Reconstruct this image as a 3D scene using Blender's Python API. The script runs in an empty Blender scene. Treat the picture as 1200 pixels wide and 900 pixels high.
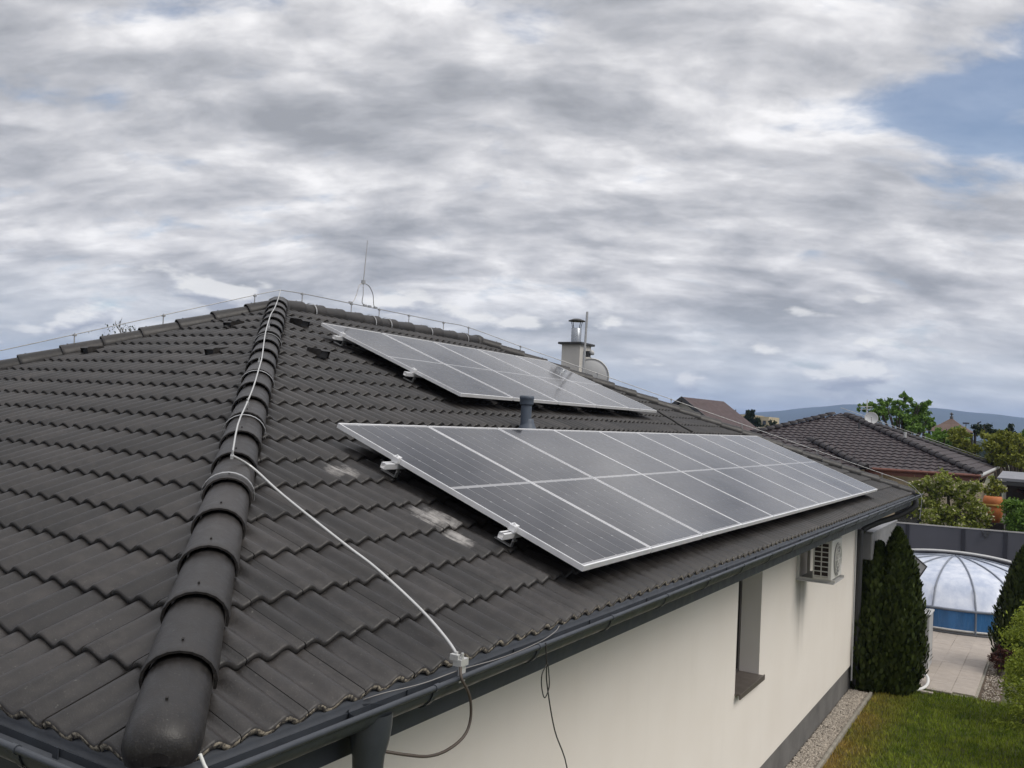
import bpy, bmesh, math, random
import numpy as np
from mathutils import Vector, Matrix
random.seed(7)
SC = bpy.context.scene
COL = SC.collection
PI = math.pi

# ------------------------------------------------------------------ camera
CAMZ = 4.75
cam_d = bpy.data.cameras.new('camera')
cam = bpy.data.objects.new('camera', cam_d); COL.objects.link(cam)
R_ = Vector((0.85488312, 0.5164388, 0.0496571)); U_ = Vector((-0.02229807, -0.05905025, 0.99800594)); F_ = Vector((-0.51834125, 0.85428569, 0.03896548))
M = Matrix.Identity(4)
for i in range(3):
    M[i][0] = R_[i]; M[i][1] = U_[i]; M[i][2] = -F_[i]
M[2][3] = CAMZ
cam.matrix_world = M
cam_d.sensor_width = 36; cam_d.lens = 1035.13 / 1200 * 36
cam_d.clip_start = 0.05; cam_d.clip_end = 30000
SC.camera = cam
SC.render.resolution_x = 1024; SC.render.resolution_y = 768
SC.view_settings.view_transform = 'Standard'; SC.view_settings.look = 'None'
SC.view_settings.gamma = 1; SC.view_settings.exposure = 0.33

# ------------------------------------------------------------------ node helper
class NT:
    def __init__(s, tree):
        s.t = tree; s.n = tree.nodes; s.l = tree.links
    def add(s, typ, ins=None, **props):
        nd = s.n.new(typ)
        for k, v in props.items(): setattr(nd, k, v)
        for k, v in (ins or {}).items(): s.set(nd, k, v)
        return nd
    def set(s, nd, k, v):
        sock = nd.inputs[k]
        if isinstance(v, bpy.types.NodeSocket): s.l.new(v, sock)
        elif isinstance(v, bpy.types.Node): s.l.new(v.outputs[0], sock)
        else: sock.default_value = v
    def math(s, op, a, b=0.0, c=0.0, clamp=False):
        nd = s.add('ShaderNodeMath', {0: a, 1: b}, operation=op, use_clamp=clamp)
        if op in ('MULTIPLY_ADD', 'SMOOTH_MIN'): s.set(nd, 2, c)
        return nd.outputs[0]
    def vmath(s, op, a, b=(0, 0, 0)):
        nd = s.add('ShaderNodeVectorMath', {0: a}, operation=op)
        if op == 'SCALE': s.set(nd, 3, b)
        else: s.set(nd, 1, b)
        return nd.outputs['Value' if op in ('DOT_PRODUCT', 'LENGTH', 'DISTANCE') else 'Vector']
    def noise(s, vec, scale, detail=4, rough=0.5, dist=0.0, typ='FBM'):
        nd = s.add('ShaderNodeTexNoise', {'Scale': scale, 'Detail': detail, 'Roughness': rough, 'Distortion': dist}, noise_type=typ)
        if vec is not None: s.set(nd, 'Vector', vec)
        return nd.outputs['Fac']
    def ramp(s, fac, stops, interp='LINEAR'):
        nd = s.add('ShaderNodeValToRGB', {0: fac})
        cr = nd.color_ramp; cr.interpolation = interp
        while len(cr.elements) < len(stops): cr.elements.new(0.5)
        for e, (p, c) in zip(cr.elements, stops):
            e.position = p; e.color = (c, c, c, 1) if isinstance(c, (int, float)) else (*c, 1)
        return nd.outputs['Color']
    def mix(s, f, a, b, bt='MIX'):
        nd = s.add('ShaderNodeMix', data_type='RGBA', blend_type=bt)
        s.set(nd, 0, f)
        for k, v in ((6, a), (7, b)):
            if isinstance(v, tuple): v = (*v[:3], 1)
            s.set(nd, k, v)
        return nd.outputs[2]
    def mapr(s, v, a, b, c=0.0, d=1.0, smooth=False):
        nd = s.add('ShaderNodeMapRange', {0: v, 1: a, 2: b, 3: c, 4: d}, interpolation_type='SMOOTHSTEP' if smooth else 'LINEAR')
        return nd.outputs[0]

# ------------------------------------------------------------------ sky, clouds and sun
SUN_EL, SUN_AZ = math.radians(48), math.radians(88)      # azimuth clockwise from +Y
SKY_STRENGTH = 0.10
world = bpy.data.worlds.new('World'); SC.world = world; world.use_nodes = True
w = NT(world.node_tree); w.n.clear()
sky = w.add('ShaderNodeTexSky', sky_type='NISHITA', sun_disc=False, sun_elevation=SUN_EL, sun_rotation=SUN_AZ, altitude=200, air_density=1.0, dust_density=1.5, ozone_density=2.0)
bg_sky = w.add('ShaderNodeBackground', {'Color': sky.outputs[0], 'Strength': SKY_STRENGTH})
geo = w.add('ShaderNodeTexCoord')
d = geo.outputs['Generated']
sep = w.add('ShaderNodeSeparateXYZ', {0: d})
zc = w.math('MAXIMUM', sep.outputs[2], 0.0)
den = w.math('ADD', zc, 0.34)
px = w.math('DIVIDE', sep.outputs[0], den); py = w.math('DIVIDE', sep.outputs[1], den)
P = w.add('ShaderNodeCombineXYZ', {0: px, 1: py, 2: 0.0}).outputs[0]
# cloud rows run roughly from left to right: stretch a little along them
rot = w.add('ShaderNodeVectorRotate', {'Vector': P, 'Angle': math.radians(-28)}, rotation_type='Z_AXIS').outputs[0]
P2 = w.vmath('MULTIPLY', rot, (0.80, 1.32, 1.0))
warp = w.add('ShaderNodeTexNoise', {'Vector': P2, 'Scale': 3.0, 'Detail': 3.0})
P3 = w.vmath('ADD', P2, w.vmath('SCALE', w.vmath('SUBTRACT', warp.outputs['Color'], (0.5, 0.5, 0.5)), 0.13))
big = w.noise(P3, 2.1, 3, 0.5)
puff = w.noise(P3, 5.4, 10, 0.57, 0.0)
sx, sy = math.sin(SUN_AZ), math.cos(SUN_AZ)
puff_s = w.noise(w.vmath('ADD', P3, (0.04, -0.05, 0.0)), 5.4, 10, 0.57, 0.0)
fine = w.noise(P3, 24.0, 4, 0.5)
# cloud thickness: thicker = greyer base
relief = w.math('SUBTRACT', puff, puff_s)
veil = w.noise(w.vmath('MULTIPLY', P3, (1.0, 2.6, 1.0)), 1.7, 8, 0.6)
thick = w.math('ADD', w.math('MULTIPLY', big, 0.5), w.math('MULTIPLY', puff, 0.5))
shade = w.mapr(thick, 0.30, 0.68, 1.0, 0.0, True)
shade = w.math('ADD', shade, w.math('MULTIPLY', w.math('SUBTRACT', veil, 0.5), 0.7))
shade = w.math('ADD', shade, w.math('MULTIPLY', relief, 2.1))
shade = w.math('ADD', shade, w.math('MULTIPLY', w.math('SUBTRACT', fine, 0.46), 0.24))
ccol = w.ramp(shade, [(0.0, (0.275, 0.283, 0.302)), (0.30, (0.375, 0.380, 0.402)), (0.58, (0.515, 0.513, 0.528)), (0.95, (0.77, 0.76, 0.762))])
# cover: mostly closed, torn open here and there, a wider blue gap on the right
cov = w.math('ADD', w.math('MULTIPLY', big, 0.35), w.math('MULTIPLY', puff, 0.65))
def spot(dx, dy, dz, k, amp):
    dot = w.vmath('DOT_PRODUCT', d, Vector((dx, dy, dz)).normalized())
    g = w.math('EXPONENT', w.math('MULTIPLY', w.math('SUBTRACT', dot, 1.0), k))
    return w.math('MULTIPLY', g, amp)
g1 = spot(-0.02, 0.943, 0.322, 210, -0.175)
g2 = spot(-0.082, 0.946, 0.313, 420, -0.13)
g3 = spot(-0.80, 0.50, 0.36, 60, -0.05)
cov = w.math('ADD', w.math('ADD', cov, g1), w.math('ADD', g2, g3))
mask = w.mapr(cov, 0.28, 0.44, 0.20, 1.0, True)
# towards the horizon the gaps close into pale layered cloud
horizon = w.mapr(sep.outputs[2], 0.015, 0.16, 1.0, 0.0, True)
band = w.noise(w.vmath('MULTIPLY', d, (2.2, 2.2, 16.0)), 1.9, 6, 0.55)
bcol = w.ramp(band, [(0.30, (0.39, 0.465, 0.535)), (0.50, (0.50, 0.545, 0.58)), (0.66, (0.63, 0.64, 0.65))])
ccol = w.mix(w.math('MULTIPLY', horizon, 0.62), ccol, bcol)
mask = w.math('MAXIMUM', mask, w.math('MULTIPLY', horizon, 0.85))
# small separate heaps low over the horizon: lit tops, grey bases
hv = w.vmath('MULTIPLY', d, (6.5, 6.5, 17.0))
h1 = w.noise(hv, 1.25, 6, 0.5); h2 = w.noise(w.vmath('ADD', hv, (0.0, 0.0, 0.22)), 1.25, 6, 0.5)
hm_ = w.math('MULTIPLY', w.mapr(h1, 0.57, 0.64, 0, 1, True), w.mapr(sep.outputs[2], 0.10, 0.22, 1.0, 0.0, True))
hcol = w.ramp(w.math('MULTIPLY_ADD', w.math('SUBTRACT', h1, h2), 7.0, 0.45), [(0.2, (0.30, 0.32, 0.37)), (0.6, (0.50, 0.51, 0.54)), (0.95, (0.76, 0.75, 0.73))])
ccol = w.mix(w.math('MULTIPLY', hm_, 0.8), ccol, hcol)
zen = w.mapr(sep.outputs[2], 0.42, 1.0, 1.06, 2.1)
ccol = w.vmath('SCALE', ccol, zen)
bg_cloud = w.add('ShaderNodeBackground', {'Color': ccol, 'Strength': 1.0})
mixw = w.add('ShaderNodeMixShader', {0: mask, 1: bg_sky.outputs[0], 2: bg_cloud.outputs[0]})
w.add('ShaderNodeOutputWorld', {'Surface': mixw.outputs[0]})
world.cycles.sampling_method = 'MANUAL'; world.cycles.sample_map_resolution = 512

sun_d = bpy.data.lights.new('sun', 'SUN'); sun_d.energy = 1.8; sun_d.angle = math.radians(38); sun_d.color = (1.0, 0.95, 0.87)
sun = bpy.data.objects.new('sun', sun_d); COL.objects.link(sun)
sd = Vector((math.cos(SUN_EL) * sx, math.cos(SUN_EL) * sy, math.sin(SUN_EL)))
sun.rotation_euler = sd.to_track_quat('Z', 'Y').to_euler(); sun.location = (20, -10, 30)

# ------------------------------------------------------------------ materials
MATS = {}
def pbr(name, col, rough=0.6, metal=0.0, var=0.15, vscale=3.0, bump=0.0, bscale=40.0, spec=0.5, coat=0.0, isl=0.0, col2=None, obj_rand=0.0, aniso=(1, 1, 1), trans=0.0, alpha=1.0):
    m = bpy.data.materials.new(name); m.use_nodes = True; MATS[name] = m
    t = NT(m.node_tree); bs = t.n['Principled BSDF']
    tc = t.add('ShaderNodeNewGeometry'); pos = t.vmath('MULTIPLY', tc.outputs['Position'], aniso)
    nz = t.noise(pos, vscale, 5, 0.6)
    f = t.mapr(nz, 0.3, 0.7, 0.0, 1.0)
    lo = tuple(c * (1 - var) for c in col); hi = tuple(min(1, c * (1 + var)) for c in (col2 or col))
    c = t.mix(f, lo, hi)
    if isl:
        r = tc.outputs['Random Per Island']
        c = t.mix(1.0, c, t.ramp(r, [(0, 1 - isl), (1, 1.0)]), 'MULTIPLY')
    if obj_rand:
        oi = t.add('ShaderNodeObjectInfo')
        c = t.mix(1.0, c, t.ramp(oi.outputs['Random'], [(0, 1 - obj_rand), (1, 1.0)]), 'MULTIPLY')
    t.set(bs, 'Base Color', c); bs.inputs['Metallic'].default_value = metal
    rr = t.mapr(t.noise(pos, vscale * 2.7, 3, 0.5), 0.3, 0.7, max(0, rough - 0.08), min(1, rough + 0.08))
    t.set(bs, 'Roughness', rr)
    bs.inputs['Specular IOR Level'].default_value = spec
    bs.inputs['Coat Weight'].default_value = coat; bs.inputs['Coat Roughness'].default_value = 0.05
    if trans: bs.inputs['Transmission Weight'].default_value = trans
    bs.inputs['Alpha'].default_value = alpha
    if bump:
        b = t.add('ShaderNodeBump', {'Height': t.noise(pos, bscale, 4, 0.6), 'Strength': bump, 'Distance': 0.01})
        t.set(bs, 'Normal', b.outputs[0])
    return m

def mat_tile():
    m = bpy.data.materials.new('concrete_tile'); m.use_nodes = True; MATS['tile'] = m
    t = NT(m.node_tree); bs = t.n['Principled BSDF']
    g = t.add('ShaderNodeNewGeometry'); pos = g.outputs['Position']
    oi = t.add('ShaderNodeObjectInfo')
    rnd = t.math('FRACT', t.math('ADD', g.outputs['Random Per Island'], oi.outputs['Random']))
    n1 = t.noise(pos, 1.3, 5, 0.6); n2 = t.noise(pos, 14, 6, 0.65); n3 = t.noise(pos, 160, 2, 0.5)
    base = t.mix(t.mapr(n1, .3, .7), (0.0135, 0.0120, 0.0114), (0.026, 0.0232, 0.0220))
    base = t.mix(t.mapr(n2, .45, .75, 0, .5), base, (0.058, 0.052, 0.049))
    base = t.mix(1.0, base, t.ramp(rnd, [(0, .64), (1, 1.28)]), 'MULTIPLY')
    base = t.mix(t.mapr(n3, .62, .8, 0, .35), base, (0.15, 0.14, 0.13))
    n4 = t.noise(pos, 46, 5, .7); n5 = t.noise(pos, 0.7, 3, .5)
    base = t.mix(t.math('MULTIPLY', t.mapr(n4, .66, .72, 0, .7), t.mapr(n5, .42, .62, 0, 1)), base, (0.16, 0.16, 0.14))     # lichen specks
    dr = t.noise(t.vmath('MULTIPLY', pos, (1.6, 1.6, 7)), 2.0, 5, .6)
    base = t.mix(t.mapr(dr, .52, .72, 0, .45), base, (0.012, 0.011, 0.010))     # damp dirt
    # pale lime bloom and drips on the tiles at the left edge of the lower array (mortar dust)
    def blob(c, r):
        dd = t.vmath('DISTANCE', t.vmath('MULTIPLY', pos, (1, 1, 0)), (c[0], c[1], 0))
        return t.mapr(dd, 0, r, 1, 0, True)
    bl = blob((-3.90, 4.36), .30)
    for c, r in (((-3.25, 4.50), .42), ((-3.02, 4.45), .30), ((-3.55, 4.3), .22), ((-3.4, 3.75), .25)):
        bl = t.math('MAXIMUM', bl, t.math('MULTIPLY', blob(c, r), 1.0 if r > .26 else .45))
    nb = t.noise(t.vmath('MULTIPLY', pos, (5, 26, 5)), 1.6, 8, 0.72)
    nb = t.math('ADD', t.math('MULTIPLY', nb, .6), t.math('MULTIPLY', t.noise(pos, 22, 5, .7), .4))
    msk = t.mapr(t.math('MULTIPLY', bl, nb), 0.33, 0.56, 0, 0.75)
    base = t.mix(msk, base, (0.42, 0.40, 0.38))
    t.set(bs, 'Base Color', base)
    t.set(bs, 'Roughness', t.mapr(n2, .3, .7, .34, .56)); bs.inputs['Specular IOR Level'].default_value = 0.41
    h = t.math('ADD', t.math('MULTIPLY', n2, .5), t.math('MULTIPLY', n3, .25))
    t.set(bs, 'Normal', t.add('ShaderNodeBump', {'Height': h, 'Strength': 0.40, 'Distance': 0.007}).outputs[0])
    return m
def mat_tile_edge():
    m = bpy.data.materials.new('tile_cut_edge'); m.use_nodes = True; MATS['tile_edge'] = m
    t = NT(m.node_tree); bs = t.n['Principled BSDF']
    pos = t.add('ShaderNodeNewGeometry').outputs['Position']
    n = t.noise(pos, 55, 4, .6)
    c = t.mix(t.mapr(n, .42, .60), (0.045, 0.040, 0.036), (0.34, 0.30, 0.23))
    t.set(bs, 'Base Color', c); bs.inputs['Roughness'].default_value = .9
    t.set(bs, 'Normal', t.add('ShaderNodeBump', {'Height': n, 'Strength': .8, 'Distance': .01}).outputs[0])
    return m
T = mat_tile(); TE = mat_tile_edge()
TED = pbr('tile_front_edge', (0.018, 0.016, 0.015), .8, var=.3, vscale=30, bump=.4)
ALU = pbr('aluminium_frame', (0.80, 0.80, 0.81), .38, .35, .06, 8)
ALU_D = pbr('galvanised_steel', (0.42, 0.42, 0.42), .45, .8, .15, 20)
WIREM = pbr('conductor_wire', (0.52, 0.52, 0.51), .42, .4, .08, 20)
WIRED = pbr('dark_rope', (0.03, 0.028, 0.026), .7)
GUT = pbr('gutter_metal', (0.036, 0.041, 0.050), .40, .0, .2, 6, .1, 30)
FAS = pbr('fascia_paint', (0.026, 0.030, 0.038), .5, .0, .15, 4, .1, 50)
SOF = pbr('soffit_board', (0.10, 0.10, 0.105), .7)
def mat_wall():
    m = bpy.data.materials.new('cream_render'); m.use_nodes = True
    t = NT(m.node_tree); bs = t.n['Principled BSDF']
    pos = t.add('ShaderNodeNewGeometry').outputs['Position']
    n = t.noise(pos, 0.8, 5, .6); nf = t.noise(pos, 350, 2, .5)
    c = t.mix(t.mapr(n, .3, .7), (0.75, 0.695, 0.635), (0.80, 0.75, 0.695))
    # faint rain streaks down the render, and painted-in shadow under the air conditioner bracket
    st = t.noise(t.vmath('MULTIPLY', pos, (7, 7, .45)), 1.0, 6, .65)
    c = t.mix(t.mapr(st, .55, .8, 0, .09), c, (0.50, 0.46, 0.41))
    sp = t.add('ShaderNodeSeparateXYZ', {0: pos})
    yy = t.mapr(t.math('ABSOLUTE', t.math('SUBTRACT', sp.outputs[1], 13.45)), 0.05, 0.42, 1, 0, True)
    zz = t.math('MULTIPLY', t.mapr(sp.outputs[2], 1.2, 2.6, 0, 1, True), t.mapr(sp.outputs[2], 2.60, 2.66, 1, 0))
    ac_shadow = t.math('MULTIPLY', t.math('MULTIPLY', yy, zz), t.mapr(st, .35, .6, .25, .8))
    c = t.mix(ac_shadow, c, (0.33, 0.30, 0.27))
    t.set(bs, 'Base Color', c); bs.inputs['Roughness'].default_value = .9
    t.set(bs, 'Normal', t.add('ShaderNodeBump', {'Height': t.math('ADD', nf, t.math('MULTIPLY', n, 2.0)), 'Strength': .25, 'Distance': .004}).outputs[0])
    return m
WALL = mat_wall()
PLINTH = pbr('plinth_render', (0.135, 0.13, 0.125), .9, var=.25, vscale=2, bump=.4, bscale=120)
SILLM = pbr('dark_sill', (0.10, 0.085, 0.075), .45)
WINF = pbr('window_frame_dark', (0.05, 0.045, 0.042), .5)
GLASS = pbr('window_glass', (0.02, 0.022, 0.025), .05, spec=.8)
CELL = None
def mat_cell():
    m = bpy.data.materials.new('solar_cell'); m.use_nodes = True
    t = NT(m.node_tree); bs = t.n['Principled BSDF']
    tc = t.add('ShaderNodeTexCoord'); pos = tc.outputs['Object']
    sp = t.add('ShaderNodeSeparateXYZ', {0: pos})
    # nine thin busbars printed on every cell, along the slope
    fr = t.math('FRACT', t.math('DIVIDE', sp.outputs[0], 0.0184))
    ln = t.mapr(t.math('ABSOLUTE', t.math('SUBTRACT', fr, .5)), 0.0, 0.045, 1, 0)
    g = t.add('ShaderNodeNewGeometry')
    n = t.noise(g.outputs['Position'], 3.0, 4, .6)
    c = t.mix(g.outputs['Random Per Island'], (0.010, 0.010, 0.014), (0.015, 0.0155, 0.021))
    c = t.mix(t.math('MULTIPLY', ln, .30), c, (0.30, 0.30, 0.32))
    dust = t.noise(g.outputs['Position'], 0.9, 6, .62)
    c = t.mix(t.mapr(dust, .40, .72, .01, .11), c, (0.35, 0.34, 0.33))
    t.set(bs, 'Base Color', c); t.set(bs, 'Roughness', t.mapr(dust, .3, .7, .05, .14))
    bs.inputs['IOR'].default_value = 1.52; bs.inputs['Specular IOR Level'].default_value = .52
    return m
CELL = mat_cell()
BACK = pbr('panel_backsheet', (0.27, 0.27, 0.28), .10, spec=.55, var=.05)
PVC = pbr('grey_blue_pipe', (0.062, 0.078, 0.105), .5, var=.12)
MIST = pbr('chimney_render', (0.52, 0.50, 0.47), .9, var=.1, vscale=3, bump=.3, bscale=80)
STEEL = pbr('flue_steel', (0.30, 0.32, 0.35), .32, .7, .1)
DARKM = pbr('dark_metal', (0.035, 0.035, 0.038), .5)
WHITEP = pbr('white_plastic', (0.56, 0.55, 0.52), .45, var=.06)
GREYP = pbr('grey_painted_metal', (0.40, 0.40, 0.40), .5, var=.08)
GREY_D = pbr('dish_grey', (0.50, 0.50, 0.50), .5, var=.06)
FENCE = pbr('anthracite_panel', (0.062, 0.062, 0.075), .6, var=.1, vscale=.6)
FENCE_P = pbr('fence_post_dark', (0.012, 0.012, 0.018), .5)
FENCE_C = pbr('fence_cap', (0.33, 0.32, 0.31), .6)
PAVE = pbr('paving_stone', (0.36, 0.315, 0.275), .85, var=.10, vscale=5, bump=.2, bscale=90, isl=.0, obj_rand=.10)
GRAVEL = pbr('gravel_stone', (0.52, 0.46, 0.39), .85, var=.3, vscale=20, isl=.55)
KERB = pbr('concrete_edging', (0.27, 0.25, 0.21), .9, var=.2, vscale=8)
SOIL = pbr('soil', (0.075, 0.052, 0.033), .95, var=.4, vscale=4, bump=.5, bscale=30)
def mat_lawn(name, a, b, cc, isl):
    m = bpy.data.materials.new(name); m.use_nodes = True
    t = NT(m.node_tree); bs = t.n['Principled BSDF']
    g = t.add('ShaderNodeNewGeometry'); pos = g.outputs['Position']
    n = t.noise(pos, 1.4, 5, .65); n2 = t.noise(pos, 3.2, 5, .7)
    sp = t.add('ShaderNodeSeparateXYZ', {0: pos})
    dry = t.mapr(sp.outputs[0], -2.75, -1.75, .85, 0.05, True)     # thirsty strip along the house
    dry = t.math('MULTIPLY', dry, t.mapr(n, .35, .6, .4, 1.1))
    c = t.mix(t.mapr(n2, .36, .64), a, b); c = t.mix(t.math('MINIMUM', dry, 1.0), c, cc)
    if isl: c = t.mix(1.0, c, t.ramp(g.outputs['Random Per Island'], [(0, .55), (1, 1.25)]), 'MULTIPLY')
    t.set(bs, 'Base Color', c); bs.inputs['Roughness'].default_value = .85; bs.inputs['Specular IOR Level'].default_value = .25
    return m
LAWN = mat_lawn('lawn_ground', (0.045, 0.058, 0.014), (0.075, 0.088, 0.022), (0.14, 0.095, 0.040), False)
GRASS = mat_lawn('grass_blade', (0.095, 0.165, 0.012), (0.25, 0.32, 0.03), (0.44, 0.29, 0.08), True)
GROUND = pbr('open_ground', (0.06, 0.075, 0.032), .95, var=.4, vscale=.06, col2=(0.10, 0.095, 0.055))
def leafm(name, lo, hi, isl=.6, rough=.55, tr=.25):
    m = bpy.data.materials.new(name); m.use_nodes = True
    t = NT(m.node_tree); bs = t.n['Principled BSDF']
    g = t.add('ShaderNodeNewGeometry')
    n = t.noise(g.outputs['Position'], 1.7, 4, .6)
    r = t.math('ADD', t.math('MULTIPLY', g.outputs['Random Per Island'], isl), t.math('MULTIPLY', n, 1 - isl))
    c = t.mix(r, lo, hi)
    t.set(bs, 'Base Color', c); bs.inputs['Roughness'].default_value = rough; bs.inputs['Specular IOR Level'].default_value = .3
    tl = t.add('ShaderNodeBsdfTranslucent', {'Color': c})
    mx = t.add('ShaderNodeMixShader', {0: tr, 1: bs.outputs[0], 2: tl.outputs[0]})
    t.l.new(mx.outputs[0], t.n['Material Output'].inputs['Surface'])
    return m
L_CON = leafm('conifer_leaf', (0.004, 0.010, 0.003), (0.070, 0.095, 0.018), tr=.12)
L_HED = leafm('hedge_leaf', (0.06, 0.11, 0.012), (0.42, 0.48, 0.06))
L_GRN = leafm('green_leaf', (0.035, 0.085, 0.010), (0.19, 0.32, 0.04))
L_YEL = leafm('yellow_green_leaf', (0.050, 0.075, 0.010), (0.32, 0.33, 0.04))
L_OLV = leafm('olive_leaf', (0.050, 0.080, 0.014), (0.33, 0.36, 0.06))
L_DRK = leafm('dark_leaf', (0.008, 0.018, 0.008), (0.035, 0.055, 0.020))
L_RED = leafm('red_brown_leaf', (0.03, 0.012, 0.010), (0.12, 0.04, 0.03))
L_CRM = leafm('cream_blossom', (0.35, 0.33, 0.20), (0.60, 0.56, 0.40))
BARK = pbr('bark', (0.065, 0.050, 0.038), .95, var=.3, vscale=10, bump=.5)
NTILE = pbr('brown_tile', (0.040, 0.028, 0.030), .55, var=.2, vscale=2, isl=.30)
NCAP = pbr('brown_ridge_cap', (0.026, 0.021, 0.024), .55, isl=.2)
NRED = pbr('red_brown_fascia', (0.15, 0.055, 0.038), .6)
NWALL = pbr('pale_cream_wall', (0.62, 0.53, 0.40), .9)
NWHITE = pbr('offwhite_wall', (0.50, 0.48, 0.46), .9)
MAROON = pbr('maroon_roof', (0.050, 0.026, 0.023), .6, var=.12, vscale=1)
BROWNR = pbr('brown_roof', (0.095, 0.058, 0.045), .7)
VILLA = pbr('villa_wall', (0.42, 0.36, 0.25), .9)
MOUNT = pbr('mountain_forest', (0.040, 0.055, 0.045), .95, var=.35, vscale=.004)
TERR = pbr('terracotta', (0.42, 0.13, 0.035), .7, var=.2)
BLUEP = pbr('blue_pool_panel', (0.035, 0.13, 0.30), .25, var=.25, vscale=1.5, aniso=(3, 3, .4))
HOSE = pbr('white_hose', (0.70, 0.70, 0.68), .5)
RUST = pbr('dark_timber', (0.03, 0.02, 0.016), .8)
def mat_dome():
    m = bpy.data.materials.new('pool_polycarbonate'); m.use_nodes = True
    t = NT(m.node_tree); bs = t.n['Principled BSDF']
    pos = t.add('ShaderNodeNewGeometry').outputs['Position']
    n = t.noise(t.vmath('MULTIPLY', pos, (2.5, 2.5, 1)), 1.2, 5, .6)
    t.set(bs, 'Base Color', t.mix(t.mapr(n, .35, .7), (0.50, 0.56, 0.70), (0.74, 0.77, 0.84)))
    bs.inputs['Roughness'].default_value = .22
    t.set(bs, 'Alpha', t.mapr(n, .3, .7, .80, .90))
    return m
DOME = mat_dome()

# ------------------------------------------------------------------ object helpers
def tag(o, label=None, cat=None, group=None, kind=None):
    if label: o['label'] = label
    if cat: o['category'] = cat
    if group: o['group'] = group
    if kind: o['kind'] = kind
    return o
def thing(name, label, cat, loc=(0, 0, 0), rz=0.0, group=None):
    o = bpy.data.objects.new(name, None); COL.objects.link(o); o.location = loc; o.rotation_euler = (0, 0, rz)
    o.empty_display_size = .2
    return tag(o, label, cat, group)
class MB:
    def __init__(s): s.v = []; s.f = []; s.m = []; s.sm = []
    def add(s, vs, fs, mi=0, smooth=False):
        b = len(s.v); s.v += [tuple(v) for v in vs]
        for f in fs: s.f.append(tuple(b + i for i in f)); s.m.append(mi); s.sm.append(smooth)
        return s
    def box(s, lo, hi, mi=0):
        x0, y0, z0 = lo; x1, y1, z1 = hi
        return s.add([(x0, y0, z0), (x1, y0, z0), (x1, y1, z0), (x0, y1, z0), (x0, y0, z1), (x1, y0, z1), (x1, y1, z1), (x0, y1, z1)],
                     [(3, 2, 1, 0), (4, 5, 6, 7), (0, 1, 5, 4), (1, 2, 6, 5), (2, 3, 7, 6), (3, 0, 4, 7)], mi)
    def obox(s, c, ax, ay, az, mi=0):      # centre and three half-axis vectors
        c, ax, ay, az = map(Vector, (c, ax, ay, az)); vs = []
        for k in (-1, 1):
            for i, j in ((-1, -1), (1, -1), (1, 1), (-1, 1)): vs.append(c + ax * i + ay * j + az * k)
        return s.add(vs, [(3, 2, 1, 0), (4, 5, 6, 7), (0, 1, 5, 4), (1, 2, 6, 5), (2, 3, 7, 6), (3, 0, 4, 7)], mi)
    def tube(s, pts, r, n=6, mi=0, caps=True, rs=None):
        pts = [Vector(p) for p in pts]; rings = []; prev = None
        for i, p in enumerate(pts):
            t = (pts[min(i + 1, len(pts) - 1)] - pts[max(i - 1, 0)]).normalized()
            if prev is None:
                a = t.cross(Vector((0, 0, 1)))
                if a.length < .1: a = t.cross(Vector((1, 0, 0)))
            else: a = prev - t * prev.dot(t)
            a.normalize(); prev = a; b = t.cross(a)
            rr = rs[i] if rs else r
            rings.append([p + (a * math.cos(2 * PI * k / n) + b * math.sin(2 * PI * k / n)) * rr for k in range(n)])
        vs = [v for R in rings for v in R]; fs = []
        for i in range(len(rings) - 1):
            for k in range(n): fs.append((i * n + k, i * n + (k + 1) % n, (i + 1) * n + (k + 1) % n, (i + 1) * n + k))
        s.add(vs, fs, mi, True)
        if caps: s.add(rings[0][::-1], [tuple(range(n))], mi); s.add(rings[-1], [tuple(range(n))], mi)
        return s
    def lathe(s, prof, c=(0, 0, 0), n=24, mi=0, smooth=True):
        vs = []; fs = []
        for r, z in prof:
            for k in range(n): vs.append((c[0] + r * math.cos(2 * PI * k / n), c[1] + r * math.sin(2 * PI * k / n), c[2] + z))
        for i in range(len(prof) - 1):
            for k in range(n): fs.append((i * n + k, i * n + (k + 1) % n, (i + 1) * n + (k + 1) % n, (i + 1) * n + k))
        return s.add(vs, fs, mi, smooth)
    def mesh(s, name, mats):
        me = bpy.data.meshes.new(name); me.from_pydata(s.v, [], s.f)
        for m in (mats if isinstance(mats, (list, tuple)) else [mats]): me.materials.append(m)
        me.polygons.foreach_set('material_index', s.m); me.polygons.foreach_set('use_smooth', s.sm); me.update()
        return me
    def build(s, name, mats, parent=None, loc=None, rz=0.0):
        return link(name, s.mesh(name, mats), parent, loc, rz)
def link(name, me, parent=None, loc=None, rz=0.0):
    o = bpy.data.objects.new(name, me); COL.objects.link(o)
    if parent: o.parent = parent
    if loc is not None: o.location = loc
    if rz: o.rotation_euler = (0, 0, rz)
    return o
def bevel(o, wd=.01, seg=2):
    m = o.modifiers.new('bevel', 'BEVEL'); m.width = wd; m.segments = seg; m.limit_method = 'ANGLE'; m.angle_limit = math.radians(50)
    return o
def spline(pts, n=8):
    pts = [Vector(p) for p in pts]; out = []
    for i in range(len(pts) - 1):
        p0 = pts[max(i - 1, 0)]; p1 = pts[i]; p2 = pts[i + 1]; p3 = pts[min(i + 2, len(pts) - 1)]
        for k in range(n):
            t = k / n
            out.append(.5 * ((2 * p1) + (p2 - p0) * t + (2 * p0 - 5 * p1 + 4 * p2 - p3) * t * t + (3 * p1 - p0 - 3 * p2 + p3) * t ** 3))
    out.append(pts[-1]); return out
def copytree(o, parent=None):
    c = o.copy(); COL.objects.link(c)
    if parent: c.parent = parent
    for ch in list(o.children): copytree(ch, c)
    return c

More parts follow.
